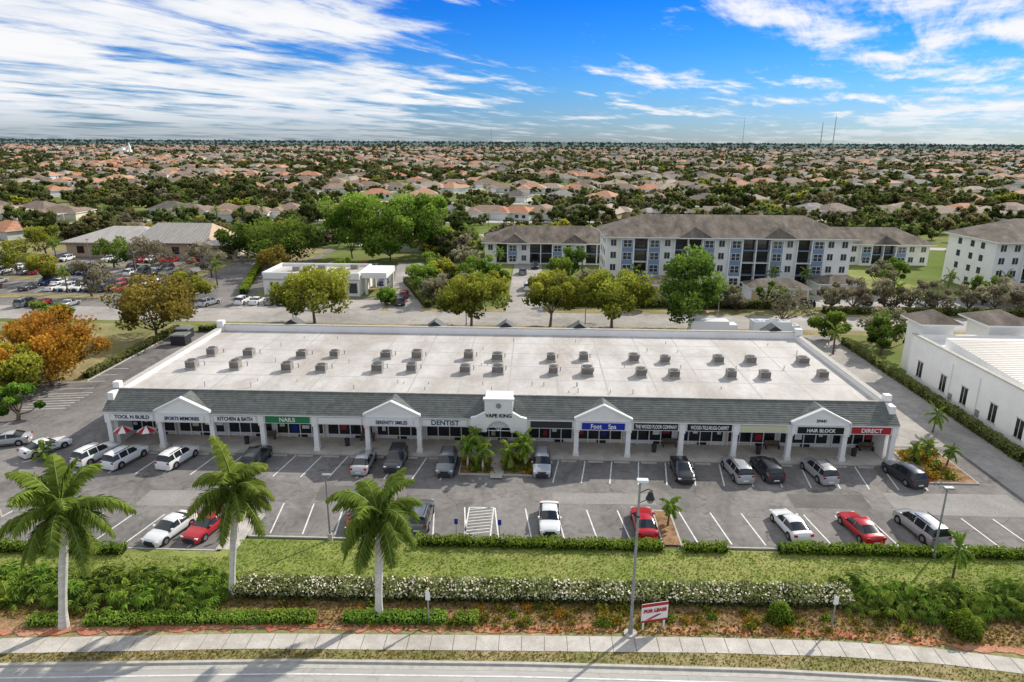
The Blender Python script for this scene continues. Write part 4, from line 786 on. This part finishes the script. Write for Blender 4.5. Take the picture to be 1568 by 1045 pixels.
# ------------------------------------------------------------ suburb
def housemesh(seed):
    rg=random.Random(seed); b=MB(); rm=[('terra',(0.36,0.15,0.08),(0.54,0.28,0.17)),('brownr',(0.15,0.11,0.085),(0.27,0.21,0.17)),('greyr',(0.19,0.18,0.165),(0.32,0.30,0.28)),('tanr',(0.30,0.23,0.17),(0.44,0.36,0.28)),('dkr',(0.10,0.085,0.075),(0.19,0.16,0.14)),('pinkr',(0.42,0.21,0.12),(0.57,0.34,0.22)),('brown3',(0.17,0.12,0.09),(0.29,0.22,0.17)),('brown2',(0.23,0.15,0.11),(0.34,0.24,0.18))][seed%8]
    m_=mat('roof_tile_'+rm[0],rm[1],0.85,scale=0.6,c2=rm[2],fine=0.15); wl=rg.choice(['cream','white2','white2','tan'])
    W=rg.uniform(13,19); Dp=rg.uniform(9,13); b.box(-W/2,W/2,-Dp/2,Dp/2,0,2.9,wl); b.hip(-W/2,W/2,-Dp/2,Dp/2,3.1,3.1+Dp*0.24,m_,0.6)
    sx=rg.choice((-1,1)); ww=W*rg.uniform(.3,.45); fy=rg.uniform(2.5,6); cx=sx*(W/2-ww/2-0.3); b.box(cx-ww/2,cx+ww/2,-Dp/2-fy,-Dp/2,0,2.9,wl); b.hip(cx-ww/2,cx+ww/2,-Dp/2-fy,Dp*0.1,3.12,3.12+ww*0.26,m_,0.5)
    b.box(cx-2.2,cx+2.2,-Dp/2-fy-0.05,-Dp/2-fy,0,2.2,'s_white'); x=-sx*W*0.25
    b.flat([(cx-2.6,-Dp/2-12),(cx+2.6,-Dp/2-12),(cx+2.4,-Dp/2-fy-.1),(cx-2.4,-Dp/2-fy-.1)],0.045,'concrete')
    for k in (-2,1.2): b.box(x+k-0.7,x+k+0.9,-Dp/2-0.05,-Dp/2,0.9,2.2,'glass')
    cx2=-cx; b.box(cx2-ww/2,cx2+ww/2,Dp/2,Dp/2+3,0,2.9,wl); b.hip(cx2-ww/2,cx2+ww/2,0,Dp/2+3,3.11,3.11+ww*0.25,m_,0.5)
    if seed%3==0:
        for k in range(5): xx=-4+k*2+cx*0.2; b.box(xx-.06,xx+.06,Dp/2+3,Dp/2+3.12,0,3,'s_white'); b.box(xx-.06,xx+.06,Dp/2,Dp/2+8,3,3.12,'s_white')
        b.box(-4+cx*.2,4+cx*.2,Dp/2+8,Dp/2+8.1,0,3,'dark')
    return b.mesh('house_mesh')
HM=[housemesh(i) for i in range(16)]
def blocked(x,y,mg=0):
    for x0,x1,y0,y1 in ((-20,165,128,206),(-62,-20,128,180),(-175,-60,112,206)):
        if x0-mg<x<x1+mg and y0-mg<y<y1+mg: return True
    return False
hs=[]; rh=random.Random(21); streets=MB()
y=222; row=0
while y<3000:
    d=36 if row%2 else 31
    amp=rh.uniform(12,34); ph=rh.uniform(0,6); wl_=rh.uniform(110,260)
    x=-0.85*y-60; xr=0.9*y+60
    gap_=rh.random()<0.12
    pr_=0.84 if y<450 else (0.72 if y<900 else 0.58)
    while x<xr:
        yy=y+amp*math.sin(x/wl_+ph)+rh.uniform(-6,6)
        if rh.random()<pr_ and not gap_ and not blocked(x,yy,12) and math.sin(x*0.007+y*0.004)*math.sin(y*0.009+1+x*.002)+rh.uniform(-.3,.3)<0.7:
            kk_=rh.choice((0,5,8,13,3,11,7,15,1,6)) if x<-60 and rh.random()<.7 else rh.choice((1,2,3,4,6,7,9,10,12,14,15,11,0,5,8,13))
            hs.append((x,yy,(0 if row%2 else math.pi)+rh.gauss(0,0.35)+ (math.pi/2 if rh.random()<0.25 else 0),kk_))
        x+=rh.uniform(19,28)
    if row%2==1 and y<900:
        X0=-0.9*y-100
        while X0<0.9*y+100:
            f=lambda q:y-17+amp*math.sin(q/wl_+ph)
            if not blocked(X0,f(X0),4): streets.flat([(X0,f(X0)-3),(X0+12,f(X0+12)-3),(X0+12,f(X0+12)+3),(X0,f(X0)+3)],0.03,'street')
            X0+=12
    y+=d*(1 if y<800 else 1.5); row+=1
streets.obj('residential_streets')
near=[h for h in hs if h[1]<330]; far=[h for h in hs if h[1]>=330]
for x,y,r_,k in near: inst('tile_roof_house',HM[k],(x,y,0),r_)
def scatter(name,pts,protos):
    col=D.collections.new(name+'_prototypes')
    for i,me in enumerate(protos):
        o=D.objects.new('%s_proto_%02d'%(name,i),me); col.objects.link(o)
    me=D.meshes.new(name); me.from_pydata([(p[0],p[1],p[2]) for p in pts],[],[])
    for an,ty,vals in (('rot','FLOAT',[p[3] for p in pts]),('scl','FLOAT',[p[4] for p in pts]),('idx','INT',[p[5] for p in pts])):
        a=me.attributes.new(an,ty,'POINT'); a.data.foreach_set('value',vals)
    o=D.objects.new(name,me); COL.objects.link(o)
    g=D.node_groups.new(name+'_nodes','GeometryNodeTree'); g.interface.new_socket('Geometry',in_out='INPUT',socket_type='NodeSocketGeometry'); g.interface.new_socket('Geometry',in_out='OUTPUT',socket_type='NodeSocketGeometry')
    nn=g.nodes.new; gi=nn('NodeGroupInput'); go=nn('NodeGroupOutput'); ip=nn('GeometryNodeInstanceOnPoints'); ci=nn('GeometryNodeCollectionInfo'); ci.inputs[0].default_value=col; ci.inputs['Separate Children'].default_value=True; ci.inputs['Reset Children'].default_value=True
    def na(n_,t_):
        q=nn('GeometryNodeInputNamedAttribute'); q.data_type=t_; q.inputs[0].default_value=n_; return q.outputs[0]
    cx=nn('ShaderNodeCombineXYZ'); lk=g.links.new; lk(na('rot','FLOAT'),cx.inputs[2])
    lk(gi.outputs[0],ip.inputs['Points']); lk(ci.outputs[0],ip.inputs['Instance']); ip.inputs['Pick Instance'].default_value=True; lk(na('idx','INT'),ip.inputs['Instance Index']); lk(cx.outputs[0],ip.inputs['Rotation']); lk(na('scl','FLOAT'),ip.inputs['Scale']); lk(ip.outputs[0],go.inputs[0])
    md=o.modifiers.new('instances','NODES'); md.node_group=g
    return o
scatter('distant_houses',[(x,y,0,r_,1.0,k) for x,y,r_,k in far],HM)
PT=[]
specs=[(7.0,4.0,'lf_mix'),(8.5,4.6,'lf_mix'),(5.5,3.4,'lf_mix'),(7.5,4.3,'lf_mix'),(6.0,4.6,'lf_mixb'),(7,3.6,'lf_mixb'),(7.5,4,'lf_olive'),(6.5,4,'lf_grey')]
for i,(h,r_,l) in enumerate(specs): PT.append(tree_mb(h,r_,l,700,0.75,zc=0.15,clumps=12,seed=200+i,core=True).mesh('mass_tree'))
def palmmesh(seed):
    o=palm('tmp',0,0,6.5,2.2,11,0.16,seed=seed,wid=0.74,nl=8,royal=False); me=o.data; D.objects.remove(o); return me
PT.append(palmmesh(91)); PT.append(palmmesh(92))
occ={}
for h in hs: occ.setdefault((int(h[0]//20),int(h[1]//20)),[]).append(h)
def hit(x,y,d=8.5):
    i,j=int(x//20),int(y//20)
    for a in (-1,0,1):
        for c in (-1,0,1):
            for h in occ.get((i+a,j+c),()):
                if abs(h[0]-x)<d and abs(h[1]-y)<d*0.8: return True
    return False
tp=[]; rt_=random.Random(33)
def addt(n,ya,yb,smin,smax,chk=True,xs_=0.9):
    k=0; tr_=0
    while k<n and tr_<n*6:
        tr_+=1; u_=rt_.random(); y=math.sqrt(ya*ya+(yb*yb-ya*ya)*u_); x=rt_.uniform(-xs_*y-40,xs_*y+60)
        if chk and (blocked(x,y,3) or hit(x,y)): continue
        dn=0.5+0.5*math.sin(x*0.017+1.3*math.sin(y*0.011))*math.cos(y*0.014+0.8)
        if rt_.random()>0.3+0.7*dn: continue
        i_=rt_.choices(range(10),(5,4,6,5,5,4,1,2,2,2))[0]
        s_=rt_.uniform(smin,smax)*(0.7+0.45*dn); tp.append((x,y,0,rt_.uniform(0,6.28),s_,i_)); k+=1
addt(1350,206,420,0.45,1.15); addt(3600,420,900,0.5,1.08); addt(3600,900,1800,0.6,1.12); addt(2900,1800,4000,0.8,1.6,chk=False); addt(2000,4000,9000,1.5,2.8,chk=False,xs_=0.85)
for i in range(120):
    x,y=rt_.choice([(rt_.uniform(-20,130),rt_.uniform(207,222)),(rt_.uniform(170,230),rt_.uniform(135,205)),(rt_.uniform(-10,18),rt_.uniform(203,212)),(rt_.uniform(-210,-165),rt_.uniform(130,210)),(rt_.uniform(-130,-60),rt_.uniform(207,216)),(rt_.uniform(-30,-16),rt_.uniform(182,205))]); tp.append((x,y,0,rt_.uniform(0,6),rt_.uniform(0.5,1.1),rt_.choice(range(10))))
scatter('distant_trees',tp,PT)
def mast(x,y,h,r0,name='radio_mast'):
    b=MB(); 
    for i in range(3):
        a=i*2.094; b.tube((r0*math.cos(a),r0*math.sin(a),0),(0.3*math.cos(a),0.3*math.sin(a),h),0.35,0.2,'grey',5)
    for k in range(10): z=h*k/10; rr=r0*(1-k/10)+0.3; b.tube((rr,0,z),(-rr*.5,rr*.87,z+h/20),0.15,0.15,'grey',4)
    b.tube((0,0,h),(0,0,h*1.06),0.15,0.1,'grey',5); b.obj(name,loc=(x,y,0))
mast(590,1500,70,2.0); mast(640,1560,85,1.5); mast(-167,2600,74,2.5); mast(859,3000,128,1.5)
b=MB(); b.box(-16,16,-9,9,0,9,'white'); b.box(-5,5,-4,4,9,12,'white'); b.prism([(-5,12),(5,12),(0,15)],-4,4,'metalroof'); b.box(14,18,-2,2,0,15,'white')
for p,q in (((14,-2),(18,-2)),((18,-2),(18,2)),((18,2),(14,2)),((14,2),(14,-2))): b.poly([(*p,15),(*q,15),(16,0,25)],'white')
b.obj('steeple_church',loc=(-835,1400,0))
